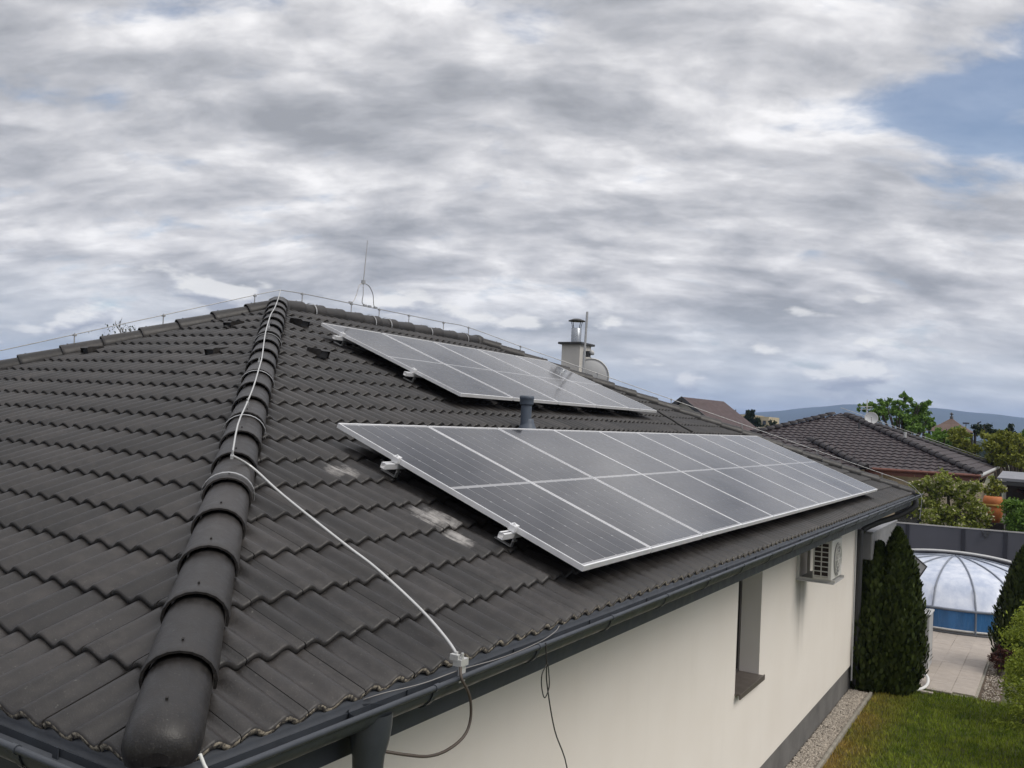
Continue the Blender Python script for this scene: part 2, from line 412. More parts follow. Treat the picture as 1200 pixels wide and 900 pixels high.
# ------------------------------------------------------------------ ground, terrain, far mountains
CAMP = Vector((0, 0, CAMZ))
def pix(x, y, Y):                      # a point on the vertical plane at depth Y along the street side
    dr = F_ + R_ * ((x - 600) / 1035.13) - U_ * ((y - 450) / 1035.13)
    return CAMP + dr * (Y / dr.y)
gm = MB(); 
def gz(x, y): return -0.03
N = 24
gm.add([(-9000, -2000, -.03), (9000, -2000, -.03), (9000, 9500, -.03), (-9000, 9500, -.03)], [(0, 1, 2, 3)])
tag(gm.build('ground', GROUND), kind='structure')
# mountains: one relief with a ridge line and spurs
mm = MB(); prof = [(-3000, 30), (-2400, 42), (-1950, 60), (-1500, 30), (-1240, 42), (-1060, 50), (-870, 66), (-640, 98), (-560, 108), (-430, 110), (-300, 105), (-190, 96), (-60, 86), (90, 84), (300, 92), (700, 120), (1300, 90), (2200, 70), (3500, 50)]
def ridge_h(x):
    for (a, ha), (b, hb) in zip(prof, prof[1:]):
        if a <= x <= b: return ha + (hb - ha) * (x - a) / (b - a)
    return 40
nx, ny = 260, 26; rr = random.Random(3); ph = [rr.uniform(0, 6.28) for _ in range(12)]
vs = []
for j in range(ny):
    v = j / (ny - 1)
    for i in range(nx):
        x = -3000 + 6500 * i / (nx - 1); y = 2300 + 1500 * v
        prf = math.sin(min(v / .55, 1) * PI / 2) ** 1.3 if v < .55 else 1 - ((v - .55) / .45) ** 2
        spur = sum(math.sin(x * (.004 * (k + 1)) + ph[k] + v * (1.5 + k)) / (k + 1.5) for k in range(8))
        h = ridge_h(x) * prf * (1 + (.10 * spur * (1 - prf) * 2)) + math.sin(x * .045 + ph[9]) * 1.0 * prf
        vs.append((x, y, h - 1))
fs = [(j * nx + i, j * nx + i + 1, (j + 1) * nx + i + 1, (j + 1) * nx + i) for j in range(ny - 1) for i in range(nx - 1)]
mm.add(vs, fs, 0, True)
tag(mm.build('mountains', MOUNT), kind='structure')

# ------------------------------------------------------------------ THE HOUSE
EX, EZ, Y0, PIT = -2.154, 3.7195, 1.70, 0.363695
TN = math.tan(PIT); CS = math.cos(PIT); SN = math.sin(PIT)
CY = 18.6; DA = 6.15; DY = 6.23      # the front hip end is a touch flatter than the side
APX = Vector((EX - DA, Y0 + DY, EZ + DA * TN)); RE = Vector((EX - DA, CY - DA, EZ + DA * TN))
LH = -11.14                                     # where the left hip meets the front eave
WX = -3.03; WY0 = Y0 + .96; WY1 = 17.9
house = thing('bungalow', 'cream rendered bungalow with a dark hipped concrete tile roof and black gutters', 'house', (-7, 10, 0))
HL = Vector((-7, 10, 0))
def hb(mb, name, mats, parent=None):            # build in world coordinates under a parent placed in the world
    par = parent or house
    o = mb.build(name, mats, par)
    o.matrix_parent_inverse = Matrix.Translation(-wloc(par))
    return o
def wloc(o):
    L = Vector((0, 0, 0))
    while o is not None:
        if o.parent is None: L += o.location
        o = o.parent
    return L
# every part mesh is in world coordinates; only its top-level Empty is offset, so the inverse is that offset on the first level
def part(mb, name, mats, parent):
    me = mb.mesh(name, mats); o = bpy.data.objects.new(name, me); COL.objects.link(o); o.parent = parent
    if parent.parent is None and parent.type == 'EMPTY': o.matrix_parent_inverse = Matrix.Translation(-parent.location)
    return o

# walls with a window opening
wy0, wy1, wz0, wz1 = 10.32, 11.33, 1.66, 3.30
TOPW = 3.56
m = MB()
def q(mb, a, b, c, d_, mi=0): mb.add([a, b, c, d_], [(0, 1, 2, 3)], mi)
X = WX
q(m, (X, WY0, .46), (X, wy0, .46), (X, wy0, TOPW), (X, WY0, TOPW))
q(m, (X, wy1, .46), (X, WY1, .46), (X, WY1, TOPW), (X, wy1, TOPW))
q(m, (X, wy0, .46), (X, wy1, .46), (X, wy1, wz0), (X, wy0, wz0))
q(m, (X, wy0, wz1), (X, wy1, wz1), (X, wy1, TOPW), (X, wy0, TOPW))
D = X - .30
q(m, (X, wy1, wz0), (D, wy1, wz0), (D, wy1, wz1), (X, wy1, wz1)); q(m, (D, wy0, wz0), (X, wy0, wz0), (X, wy0, wz1), (D, wy0, wz1))
q(m, (X, wy0, wz1), (X, wy1, wz1), (D, wy1, wz1), (D, wy0, wz1)); q(m, (X, wy0, wz0), (D, wy0, wz0), (D, wy1, wz0), (X, wy1, wz0))
XB = -10.3
q(m, (XB, WY0, .46), (X, WY0, .46), (X, WY0, TOPW), (XB, WY0, TOPW)); q(m, (X, WY1, .46), (XB, WY1, .46), (XB, WY1, TOPW), (X, WY1, TOPW)); q(m, (XB, WY1, .46), (XB, WY0, .46), (XB, WY0, TOPW), (XB, WY1, TOPW))
part(m, 'wall', WALL, house)
m = MB().box((XB + .03, WY0 + .03, -.2), (WX - .03, WY1 - .03, .459)); part(m, 'plinth', PLINTH, house)
win = part(MB().box((D + .0, wy0 + .002, wz0 + .002), (D + .05, wy0 + .07, wz1 - .002)).box((D, wy1 - .07, wz0 + .002), (D + .05, wy1 - .002, wz1 - .002)).box((D, wy0 + .07, wz0 + .002), (D + .05, wy1 - .07, wz0 + .07)).box((D, wy0 + .07, wz1 - .07), (D + .05, wy1 - .07, wz1 - .002)), 'window', WINF, house)
part(MB().box((D + .012, wy0 + .069, wz0 + .069), (D + .024, wy1 - .069, wz1 - .069)), 'pane', GLASS, win)
bevel(part(MB().box((D + .051, wy0 + .003, wz0 + .003), (WX + .06, wy1 - .003, wz0 + .03)).box((WX + .06, wy0 - .02, wz0 - .03), (WX + .075, wy1 + .02, wz0 + .035)), 'sill', SILLM, win), .004)
# backing room so that the pane is dark
part(MB().box((D - .9, wy0 - .3, wz0 - .3), (D - .02, wy1 + .3, wz1 + .3)), 'dark_interior', RUST, house)
# soffit and fascia
m = MB().box((EX - .90, Y0 + .04, 3.50), (EX - .035, CY - .04, 3.53)).box((LH, Y0 + .04, 3.501), (EX - .90, Y0 + .92, 3.531)); part(m, 'soffit', SOF, house)
FZ0, FZ1 = 3.475, 3.60
m = MB().box((EX - .055, Y0 + .055, FZ0), (EX - .030, CY, 3.655)); part(m, 'fascia', FAS, house)
m = MB().box((LH, Y0 + .030, FZ0), (EX - .056, Y0 + .055, 3.655)); part(m, 'fascia', FAS, house)
m = MB().box((LH, CY - .03, FZ0), (EX - .031, CY - .002, FZ1)); part(m, 'fascia', FAS, house)

# ---- roof deck under the tiles
def rz_(dx): return EZ - .085 + dx * TN
m = MB(); e = .0
c00 = (EX - e, Y0, rz_(0)); c01 = (EX - e, CY, rz_(0)); a0 = (APX.x, APX.y, APX.z - .085); a1 = (RE.x, RE.y, RE.z - .085); c10 = (LH, Y0, rz_(0)); c11 = (LH, CY, rz_(0))
m.add([c00, c01, a1, a0], [(0, 1, 2, 3)]); m.add([c00, a0, c10], [(0, 1, 2)]); m.add([c01, c11, a1], [(0, 1, 2)]); m.add([c10, a0, a1, c11], [(0, 1, 2, 3)])
roof = part(m, 'roof', DARKM, house)

# ---- tiles
GAU, TW, TL, TT = .34, .30, .415, .024
AMP = .0172
def tile_arrays(nseg=22, gap=.007):
    us = [gap / 2 + (TW - gap) * i / nseg for i in range(nseg + 1)]
    def wv(u): 
        a = .5 + .5 * math.cos(2 * PI * (u - .045) / .15); return 2 * AMP * (a - 1)
    rows = [(-.0, -TT - .004), (-.0, -.006), (.010, .0), (TL * .5, 0), (TL, 0)]
    vs, fs, ms, sm = [], [], [], []
    for v, dz in rows:
        for i, u in enumerate(us):
            lip = .007 if i >= nseg - 1 else 0
            vs.append((u, v, wv(u) + dz + lip + (-.030 * v / TL)))
    n = nseg + 1
    for r in range(len(rows) - 1):
        for i in range(nseg):
            fs.append((r * n + i, r * n + i + 1, (r + 1) * n + i + 1, (r + 1) * n + i)); ms.append(1 if r == 0 else 0); sm.append(True)
    # underside lip and two side walls
    b = len(vs)
    for i, u in enumerate(us): vs.append((u, .03, wv(u) - TT - .004))
    for i in range(nseg): fs.append((b + i, b + i + 1, i + 1, i)); ms.append(1); sm.append(False)
    for side in (0, nseg):
        b = len(vs); u = us[side]
        for v, dz in rows[1:]: vs.append((u, v, wv(u) + dz + (.007 if side else 0) - .030 * v / TL))
        for v, dz in rows[1:]: vs.append((u, v, wv(u) - TT - .03 * v / TL))
        k = len(rows) - 1
        for i in range(k - 1):
            f = (b + i, b + i + 1, b + k + i + 1, b + k + i); fs.append(f if side else f[::-1]); ms.append(2); sm.append(False)
    return np.array(vs), fs, ms, sm
TV, TF, TM, TS = tile_arrays()
def tile_mesh(edge):
    me = bpy.data.meshes.new('roof_tile'); me.from_pydata(TV.tolist(), [], TF); me.materials.append(T); me.materials.append(edge); me.materials.append(TED)
    me.polygons.foreach_set('material_index', TM); me.polygons.foreach_set('use_smooth', TS); me.update(); return me
TM_MID, TM_EAVE = tile_mesh(TED), tile_mesh(TE)
def clip_mesh(V, F, Mi, Sm, planes, mats, name):
    bm = bmesh.new(); bv = [bm.verts.new(v) for v in V]
    for f, mi, s_ in zip(F, Mi, Sm):
        try: bf = bm.faces.new([bv[i] for i in f])
        except ValueError: continue
        bf.material_index = mi; bf.smooth = s_
    for (co, no) in planes:
        bmesh.ops.bisect_plane(bm, geom=bm.verts[:] + bm.edges[:] + bm.faces[:], plane_co=co, plane_no=no, clear_outer=True)
    if not bm.faces: bm.free(); return None
    me = bpy.data.meshes.new(name); bm.to_mesh(me); bm.free()
    for mt in mats: me.materials.append(mt)
    return me
def proj2(p):
    dv = Vector(p) - CAMP; z = dv.dot(F_)
    if z < .1: return None
    return 600 + 1035 * dv.dot(R_) / z, 450 - 1035 * dv.dot(U_) / z, z
tiles = []       # (size, mesh or None, matrix, edge flag)
def lay(O, U, Vv, Nn, ulen, vlen, planes, holes=(), uoff=0.0, broad=0):
    Mx = Matrix((( U.x, Vv.x, Nn.x, 0), (U.y, Vv.y, Nn.y, 0), (U.z, Vv.z, Nn.z, 0), (0, 0, 0, 1)))
    for j in range(int(math.ceil(vlen / GAU)) + 1):
        for i in range(-1, int(math.ceil(ulen / TW)) + 1):
            if any(hi == (i, j) for hi in holes): continue
            P_ = O + U * (i * TW + uoff + random.uniform(-.0008, .0008)) + Vv * (j * GAU + random.uniform(-.002, .002)) + Nn * random.uniform(-.0012, .0012)
            W = Matrix.Translation(P_) @ Mx
            if True:
                W = W @ Matrix.Rotation(random.uniform(-.002, .002), 4, 'Z')
            corners = [W @ Vector(c) for c in ((0, 0, 0), (TW, 0, 0), (TW, TL, 0), (0, TL, 0))]
            st = 0
            for co, no in planes:
                dd = [(c - co).dot(no) for c in corners]
                if min(dd) > 0: st = 2; break
                if max(dd) > 0: st = 1
            if st == 2: continue
            edge = TE if j == 0 else TED
            me = TM_EAVE if j == 0 else TM_MID
            if st == 1:
                Wi = W.inverted(); R3 = Wi.to_3x3()
                me = clip_mesh(TV.tolist(), TF, TM, TS, [(Wi @ co, (R3 @ no).normalized()) for co, no in planes], (T, edge, TED), 'roof_tile')
                if me is None: continue
            c = W @ Vector((TW / 2, GAU / 2, 0)); pr = proj2(c); size = 0
            if pr and -40 < pr[0] < 1240 and -20 < pr[1] < 960:
                vd = (c - CAMP).normalized(); size = abs(vd.dot(Nn)) / pr[2] ** 2 + .001 / pr[2] ** 2
            tiles.append((size, me, W))
off = .035
nh = Vector((DY, DA, 0)).normalized()                       # right of the near hip
planes_R = [(Vector((EX, Y0, 0)) + nh * off, -nh), (Vector((EX, CY, 0)) + Vector((1, -1, 0)).normalized() * off, -Vector((1, -1, 0)).normalized()), (Vector((APX.x + .04, 0, 0)), Vector((-1, 0, 0)))]
V_R = Vector((-CS, 0, SN)); N_R = Vector((SN, 0, CS))
O_R = Vector((EX, Y0, EZ)) - V_R * .0
lay(O_R, Vector((0, 1, 0)), V_R, N_R, CY - Y0, DA / CS, planes_R, uoff=.02)
PL = math.atan(DA * TN / DY); V_L = Vector((0, math.cos(PL), math.sin(PL))); N_L = Vector((0, -math.sin(PL), math.cos(PL)))
lh_d = (Vector((APX.x, APX.y, 0)) - Vector((LH, Y0, 0))).normalized(); lh_n = Vector((-lh_d.y, lh_d.x, 0))   # points left/outside
planes_L = [(Vector((EX, Y0, 0)) - nh * off, nh), (Vector((LH, Y0, 0)) - lh_n * off, lh_n)]
O_L = Vector((LH - .3, Y0, EZ))
lay(O_L, Vector((1, 0, 0)), V_L, N_L, EX - LH + .6, DA / CS, planes_L)
# far hip end, seen only from other positions and behind the far hip
V_F = Vector((0, -CS, SN)); N_F = Vector((0, SN, CS))
fhn = Vector((1, -1, 0)).normalized()
rh_d = (Vector((RE.x, RE.y, 0)) - Vector((LH, CY, 0))).normalized(); rh_n = Vector((rh_d.y, -rh_d.x, 0))
lay(Vector((EX + .3, CY, EZ)), Vector((-1, 0, 0)), V_F, N_F, EX - LH + .6, DA / CS, [(Vector((EX, CY, 0)) - fhn * off, fhn), (Vector((LH, CY, 0)) + rh_n * off * -1, rh_n)])
tiles.sort(key=lambda a: -a[0])
for size, me, W in tiles[:300]:
    o = bpy.data.objects.new('roof_tile', me); COL.objects.link(o); o.parent = roof; o.matrix_parent_inverse = Matrix.Translation(Vector((0, 0, 0))); o.matrix_basis = W
rest = tiles[300:]; Vs = []; Fs = []; Ms = []; Ss = []; nb = 0
for size, me, W in rest:
    n_ = len(me.vertices); a = np.empty(n_ * 3); me.vertices.foreach_get('co', a); a = a.reshape(-1, 3)
    Wn = np.array(W); a = a @ Wn[:3, :3].T + Wn[:3, 3]; Vs.append(a)
    for p_ in me.polygons: Fs.append(tuple(i + nb for i in p_.vertices)); Ms.append({0: 0, 1: 2 if me.materials[1] == TE else 1, 2: 1}[p_.material_index]); Ss.append(p_.use_smooth)
    nb += n_
me = bpy.data.meshes.new('roof_tiles'); me.from_pydata(np.concatenate(Vs).tolist(), [], Fs)
for mt in (T, TED, TE): me.materials.append(mt)
me.polygons.foreach_set('material_index', Ms); me.polygons.foreach_set('use_smooth', Ss); me.update()
o = bpy.data.objects.new('roof_tiles', me); COL.objects.link(o); o.parent = roof; tag(o, kind='stuff')
print('tiles', len(tiles))

# ---- ridge and hip caps: tapered half-round concrete pieces, each lapping the one below
def cap_mesh(L=.46, r0=.124, r1=.108, h0=.110, h1=.094, closed=False, n=12):
    m = MB(); th = .009
    st = [(-.0, 1.0), (.006, 1.018), (.03, 1.022), (.055, 1.0), (L * .5, 1.0), (L, 1.0)]
    if closed: st = [(.0, .30), (.010, .60), (.035, .82), (.075, .95), (.13, 1.0), (L * .5, 1.0), (L, 1.0)]
    def ring(y, k, inner=0):
        f = max(y, 0) / L; r = (r0 + (r1 - r0) * f) * k - inner; h = (h0 + (h1 - h0) * f) * k - inner
        return [(r * math.cos(PI * (-.10 + 1.20 * i / n)), y, h * math.sin(PI * (-.10 + 1.20 * i / n))) for i in range(n + 1)]
    R = [ring(y, k) for y, k in st]; w_ = n + 1
    vs = [v for r in R for v in r]
    m.add(vs, [(a * w_ + i + 1, a * w_ + i, (a + 1) * w_ + i, (a + 1) * w_ + i + 1) for a in range(len(R) - 1) for i in range(n)], 0, True)
    if not closed:
        inn = ring(0, 1.0, th)
        m.add(R[0] + inn, [(i, i + 1, w_ + i + 1, w_ + i) for i in range(n)], 0)
        inb = ring(.08, 1.0, th); m.add(inn + inb, [(i, i + 1, w_ + i + 1, w_ + i) for i in range(n)], 1)
    else: m.add(R[0][::-1], [tuple(range(w_))], 0)
    # the crest clip at the lower end and a nail boss
    yb = .16 if closed else .075; m.box((-.004, yb, h0 - .010), (.004, yb + .012, h0 + (.001 if closed else .003)), 1)
    return m.mesh('hip_cap', [T, TED])
CAPM = cap_mesh(); CAPE = cap_mesh(closed=True, r0=.118)
def caps(A, B, n, name='hip_cap', start=0.0, lift=-.055, end=True, spacing=None):
    A = Vector(A); B = Vector(B); dv = (B - A); L = dv.length; dv.normalize(); side = dv.cross(Vector((0, 0, 1))).normalized(); up = side.cross(dv)
    sp = spacing or L / n
    for k in range(n):
        tilt = .030
        pos = A + dv * (k * sp + start) + up * lift
        dvt = (dv - up * tilt).normalized(); upt = side.cross(dvt)
        Wm = Matrix(((side.x, dvt.x, upt.x, pos.x), (side.y, dvt.y, upt.y, pos.y), (side.z, dvt.z, upt.z, pos.z), (0, 0, 0, 1)))
        Wm = Wm @ Matrix.Rotation(random.uniform(-.012, .012), 4, 'Z')
        o = bpy.data.objects.new(name, CAPE if (k == 0 and end) else CAPM); COL.objects.link(o); o.parent = roof; o.matrix_basis = Wm
hipA = Vector((EX, Y0, EZ - .01))
caps(hipA, APX, 21, spacing=(APX - hipA).length / 21.3, start=-.01, lift=.012)
caps(RE + Vector((0, .05, 0)), APX, 12, 'ridge_cap', end=False, lift=-.042)
caps(Vector((LH, Y0, EZ)), APX, 17, lift=-.035)
caps(Vector((EX, CY, EZ)), RE, 21, lift=-.030)
caps(Vector((LH, CY, EZ)), RE, 17)
# junction pieces where hips meet the ridge
m = MB().lathe([(.15, -.14), (.145, -.02), (.12, .04), (.06, .075), (0.0, .085)], APX + Vector((0, 0, -.005)), 16); part(m, 'ridge_junction', T, roof)
m = MB().lathe([(.15, -.14), (.145, -.02), (.12, .04), (.06, .075), (0.0, .085)], RE + Vector((0, 0, -.005)), 16); part(m, 'ridge_junction', T, roof)
# rear slope sheet, a few centimetres above the deck
# ---- vent tiles
def vent_tile(P_, U, V, Nn):
    P_ = Vector(P_); m = MB()
    pr_ = [(0, -.03), (.0, .046), (.03, .054), (.20, .012), (.20, -.03)]
    for s_ in (0,):
        a = [P_ + U * -.062 + V * v + Nn * h for v, h in pr_]; b = [P_ + U * .062 + V * v + Nn * h for v, h in pr_]; n = len(pr_)
        m.add(a + b, [(i, i + 1, n + i + 1, n + i) for i in range(1, n - 1)]); m.add(a, [tuple(range(n))]); m.add(b[::-1], [tuple(range(n))])
        m.add([a[0] + V * .02, b[0] + V * .02, b[1] + V * .02, a[1] + V * .02], [(0, 1, 2, 3)], 1)
    part(m, 'vent_tile', [T, DARKM], roof)
X1 = Vector((1, 0, 0)); Y1 = Vector((0, 1, 0))
for p_ in ((-6.95, 5.78, 5.23), (-8.95, 5.78, 5.24), (-7.94, 6.83, 5.63)): vent_tile(Vector(p_) + N_L * .0, X1, V_L, N_L)
for p_ in ((-6.24, 6.62, 5.29), (-7.35, 7.45, 5.71)): vent_tile(p_, Y1, V_R, N_R)

# ---- gutters
GZ = 3.685; GR = .080; GO = -.024
prof = [(GO - .002, .0)] + [(GO + GR - GR * math.cos(PI * k / 10), -GR * math.sin(PI * k / 10) * 1.02) for k in range(11)]
def gutter(side):
    m = MB(); ring0 = []; ring1 = []
    pts = prof + [(o_ * 1.0 - .0025 if o_ > .07 else o_ + .0025, z_ + .003) for o_, z_ in reversed(prof)]
    for o_, z_ in pts:
        if side == 'R': ring0.append((EX + o_, Y0 - o_, GZ + z_)); ring1.append((EX + o_, CY + .22, GZ + z_))
        else: ring0.append((EX + o_, Y0 - o_, GZ + z_)); ring1.append((LH, Y0 - o_, GZ + z_))
    n = len(pts); f = [(i, (i + 1) % n, n + (i + 1) % n, n + i) for i in range(n)]
    m.add(ring0 + ring1, f if side == 'R' else [x[::-1] for x in f], 0, True)
    return m
BO = GO + 2 * GR + .008
gR = part(gutter('R'), 'gutter', GUT, house)
gL = part(gutter('L'), 'gutter', GUT, house)
part(MB().tube([(EX + BO, Y0 - BO, GZ + .004), (EX + BO, CY + .22, GZ + .004)], .0115, 10), 'gutter_bead', GUT, gR)
part(MB().tube([(EX + BO, Y0 - BO, GZ + .004), (LH, Y0 - BO, GZ + .004)], .0115, 10), 'gutter_bead', GUT, gL)
part(MB().add([(EX, CY + .222, GZ)] + [(EX + o_, CY + .222, GZ + z_) for o_, z_ in prof[1:]], [tuple(range(12))]), 'gutter_end_cap', GUT, gR)
# back upstand behind the trough and a thin pale strip imitating reflected light under it
part(MB().box((EX + .004, Y0 + .02, 3.60), (EX + .007, CY, 3.652)), 'flashing', GUT, house)
part(MB().box((LH, Y0 - .007, 3.60), (EX + .003, Y0 - .004, 3.652)), 'flashing', GUT, house)
part(MB().box((EX - .029, Y0 + .03, 3.578), (EX - .0285 + .045, CY, 3.586)), 'glint_strip', pbr('glint_strip_pale', (.34, .33, .30), .5), house)
def brk(y, side='R'):
    m = MB(); pts = []
    for k in range(11):
        a = PI * k / 10; r = GR + .005
        o_, z_ = GO + GR - r * math.cos(a), -r * math.sin(a) * 1.02
        pts.append((EX + o_, y, GZ + z_) if side == 'R' else (y, Y0 - o_, GZ + z_))
    for a, b in zip(pts, pts[1:]):
        A_, B_ = Vector(a), Vector(b); c = (A_ + B_) / 2; d_ = (B_ - A_) / 2 * 1.1; s_ = Vector((0, .014, 0)) if side == 'R' else Vector((.014, 0, 0))
        n_ = d_.cross(s_).normalized() * .0015; m.obox(c, d_, s_, n_)
    p_ = (EX + BO, y, GZ + .004) if side == 'R' else (y, Y0 - BO, GZ + .004); s_ = Vector((0, .014, 0)) if side == 'R' else Vector((.014, 0, 0))
    m.tube([Vector(p_) - s_, Vector(p_) + s_], .0145, 10)
    q0 = Vector((EX + .003, y, GZ + .0)) if side == 'R' else Vector((y, Y0 - .003, GZ))
    m.obox(q0 + (Vector((.010, 0, -.05)) if side == 'R' else Vector((0, -.010, -.05))), s_, (Vector((.002, 0, 0)) if side == 'R' else Vector((0, .002, 0))), (0, 0, .022))
    part(m, 'gutter_bracket', GUT, gR if side == 'R' else gL)
y = 2.86
while y < CY: brk(y); y += .82
x = -2.62
while x > LH: brk(x, 'L'); x -= .82
# outlet funnel and downpipe near the front corner
c = (EX + .060, 2.57)
m = MB().lathe([(.082, 3.655), (.080, 3.60), (.074, 3.55), (.060, 3.495), (.056, 3.44)], (c[0], c[1], 0), 20); 
# squarish funnel with seam plates
dp = part(m, 'downpipe', GUT, house)
part(MB().tube([(c[0], c[1], 3.47), (c[0], c[1], 3.40), (c[0] - .01, c[1], 3.36), (c[0] - .25, c[1] + .06, 3.12), (c[0] - .62, c[1] + .12, 2.92), (-2.965, c[1] + .12, 2.80), (-2.965, c[1] + .12, .1)], .050, 16), 'pipe', GUT, dp)
for z in (3.43, 3.385): part(MB().lathe([(.0505, z - .012), (.060, z - .012), (.060, z + .012), (.0505, z + .012)], (c[0], c[1], 0), 16, smooth=False), 'pipe_collar', GUT, dp)
# second downpipe with swan neck at the far corner
m = MB().tube(spline([(EX + .07, 18.25, 3.62), (EX + .06, 18.25, 3.47), (-2.35, 18.18, 3.28), (-2.70, 18.02, 3.12), (-2.94, 17.86, 2.95), (-2.955, 17.80, 2.7), (-2.955, 17.80, .1)], 5), .055, 12)
part(m, 'downpipe', DARKM, house)
part(MB().tube([(-3.0, 17.62, 3.4), (-3.0, 17.62, .2)], .016, 8), 'conduit', GREYP, house)

# ---- chimney
CX, CYY = -8.21, 15.75
m = MB().box((CX - .21, CYY, 4.2), (CX + .20, CYY + .50, 6.30)); ch = part(m, 'chimney', MIST, house)
bevel(part(MB().box((CX - .27, CYY - .07, 6.30), (CX + .26, CYY + .56, 6.345)), 'chimney_cap', DARKM, ch), .008)
fl = (CX + .0, CYY + .2)
part(MB().lathe([(.105, 6.345), (.105, 6.64), (.10, 6.645)], (*fl, 0), 20), 'flue', STEEL, ch)
m = MB().lathe([(0.0, 6.845), (.08, 6.835), (.17, 6.80), (.175, 6.785), (.16, 6.785), (0, 6.80)], (*fl, 0), 20)
for k in range(4):
    a = PI / 4 + k * PI / 2 + .3; m.obox((fl[0] + .118 * math.cos(a), fl[1] + .118 * math.sin(a), 6.715), (.007 * -math.sin(a), .007 * math.cos(a), 0), (.003 * math.cos(a), .003 * math.sin(a), 0), (.022 * math.cos(a), .022 * math.sin(a), .085))
part(m, 'cowl', DARKM, ch)
exec_vent = None

# ------------------------------------------------------------------ vent pipe between the arrays
vp = thing('vent_pipe', 'grey blue plastic vent pipe standing on the roof between the two solar arrays', 'vent pipe', (-4.58, 7.93, 4.6))
m = MB().lathe([(.056, 4.58), (.056, 4.94)], (-4.61, 7.91, 0), 20); part(m, 'pipe', PVC, vp)
m = MB().lathe([(.056, 4.895), (.070, 4.90), (.072, 4.91), (.072, 4.955), (.076, 4.96), (.076, 4.985), (.066, 4.993), (0, 4.993)], (-4.61, 7.91, 0), 20); part(m, 'cap', PVC, vp)
m = MB().lathe([(.13, 4.53), (.10, 4.64), (.078, 4.69), (.066, 4.72), (.062, 4.75), (.057, 4.755)], (-4.60, 7.93, 0), 20); part(m, 'base_skirt', PVC, vp)
# ------------------------------------------------------------------ solar arrays
P0 = Vector((-4.2684, 4.6903, CAMZ - .0865)); DS = -V_R       # down the slope
def panel_parts():
    W_, L_, TH = 1.038, 2.105, .035
    fr = MB(); b = .011
    fr.box((0, 0, -TH), (W_, b, 0)); fr.box((0, L_ - b, -TH), (W_, L_, 0)); fr.box((0, b, -TH), (b, L_ - b, 0)); fr.box((W_ - b, b, -TH), (W_, L_ - b, 0))
    fr.add([(b, b, -TH + .002), (W_ - b, b, -TH + .002), (W_ - b, L_ - b, -TH + .002), (b, L_ - b, -TH + .002)], [(3, 2, 1, 0)])
    gl = MB().box((b - .001, b - .001, -.009), (W_ - b + .001, L_ - b + .001, -.0030))
    cs = MB(); cw, ch_ = .1660, .1005 ; c_ = .009; p_ = .0024
    x0 = 0
    for k in range(10):
        y = k * (.1005)
        if k % 2 == 0: cor = [(x0 + c_, y + .0002), (x0 + cw - c_, y + .0002), (x0 + cw - p_, y + p_ + c_), (x0 + cw - p_, y + ch_), (x0 + p_, y + ch_), (x0 + p_, y + p_ + c_)]
        else: cor = [(x0 + p_, y + .0003), (x0 + cw - p_, y + .0003), (x0 + cw - p_, y + ch_ - c_), (x0 + cw - c_, y + ch_ - .0004), (x0 + c_, y + ch_ - .0004), (x0 + p_, y + ch_ - c_)]
        cs.add([(a, b_, 0) for a, b_ in cor], [tuple(range(6))])
    return fr.mesh('frame', ALU), gl.mesh('backsheet', BACK), cs.mesh('cell_column', CELL)
FRM, GLM, CLM = panel_parts()
def make_panel(O, label, group):
    o = bpy.data.objects.new('photovoltaic_module', None); COL.objects.link(o); o.empty_display_size = .2
    Nn = N_R; Xx = Vector((0, 1, 0)); Yy = DS      # local x along the eave, local y down the slope
    Zz = Xx.cross(Yy)
    # x cross y points into the roof, so mirror the local x axis: x runs towards -Y from the far edge
    Xx = Vector((0, -1, 0)); Zz = Xx.cross(Yy)
    O2 = O + Vector((0, 1.038, 0))
    o.matrix_basis = Matrix(((Xx.x, Yy.x, Zz.x, O2.x), (Xx.y, Yy.y, Zz.y, O2.y), (Xx.z, Yy.z, Zz.z, O2.z), (0, 0, 0, 1)))
    tag(o, label, 'solar panel', group)
    link('frame', FRM, o); link('backsheet', GLM, o)
    for half in (0, 1):
        for k in range(6):
            link('cell_column', CLM, o, (.0165 + k * .1680, .030 + half * 1.038, -.0025))
    return o
ordn = ['first', 'second', 'third', 'fourth', 'fifth', 'sixth', 'seventh', 'eighth', 'ninth', 'tenth']
for i in range(10):
    O = P0 + Vector((0, i * 1.0555, 0)) + DS * .012 + N_R * random.uniform(-.0015, .0015)
    lb = f'{ordn[i]} solar panel from the near left end of the long lower array'
    if i == 0: lb = 'nearest solar panel at the left end of the lower array beside the protruding rails'
    if i == 9: lb = 'farthest solar panel at the right end of the lower array near the far roof corner'
    make_panel(O, lb, 'solar panels of the long lower array')
UO = Vector((-7.07, 7.42, P0.z - (-7.07 - P0.x) * TN))
for i in range(5):
    lb = f'{ordn[i]} solar panel from the left in the short upper array below the ridge'
    if i == 0: lb = 'leftmost solar panel of the short upper array, beside the vent tile under the ridge'
    if i == 4: lb = 'rightmost solar panel of the upper array mirroring the chimney'
    make_panel(UO + Vector((0, i * 1.068, 0)) + N_R * random.uniform(-.0015, .0015), lb, 'solar panels of the short upper array')
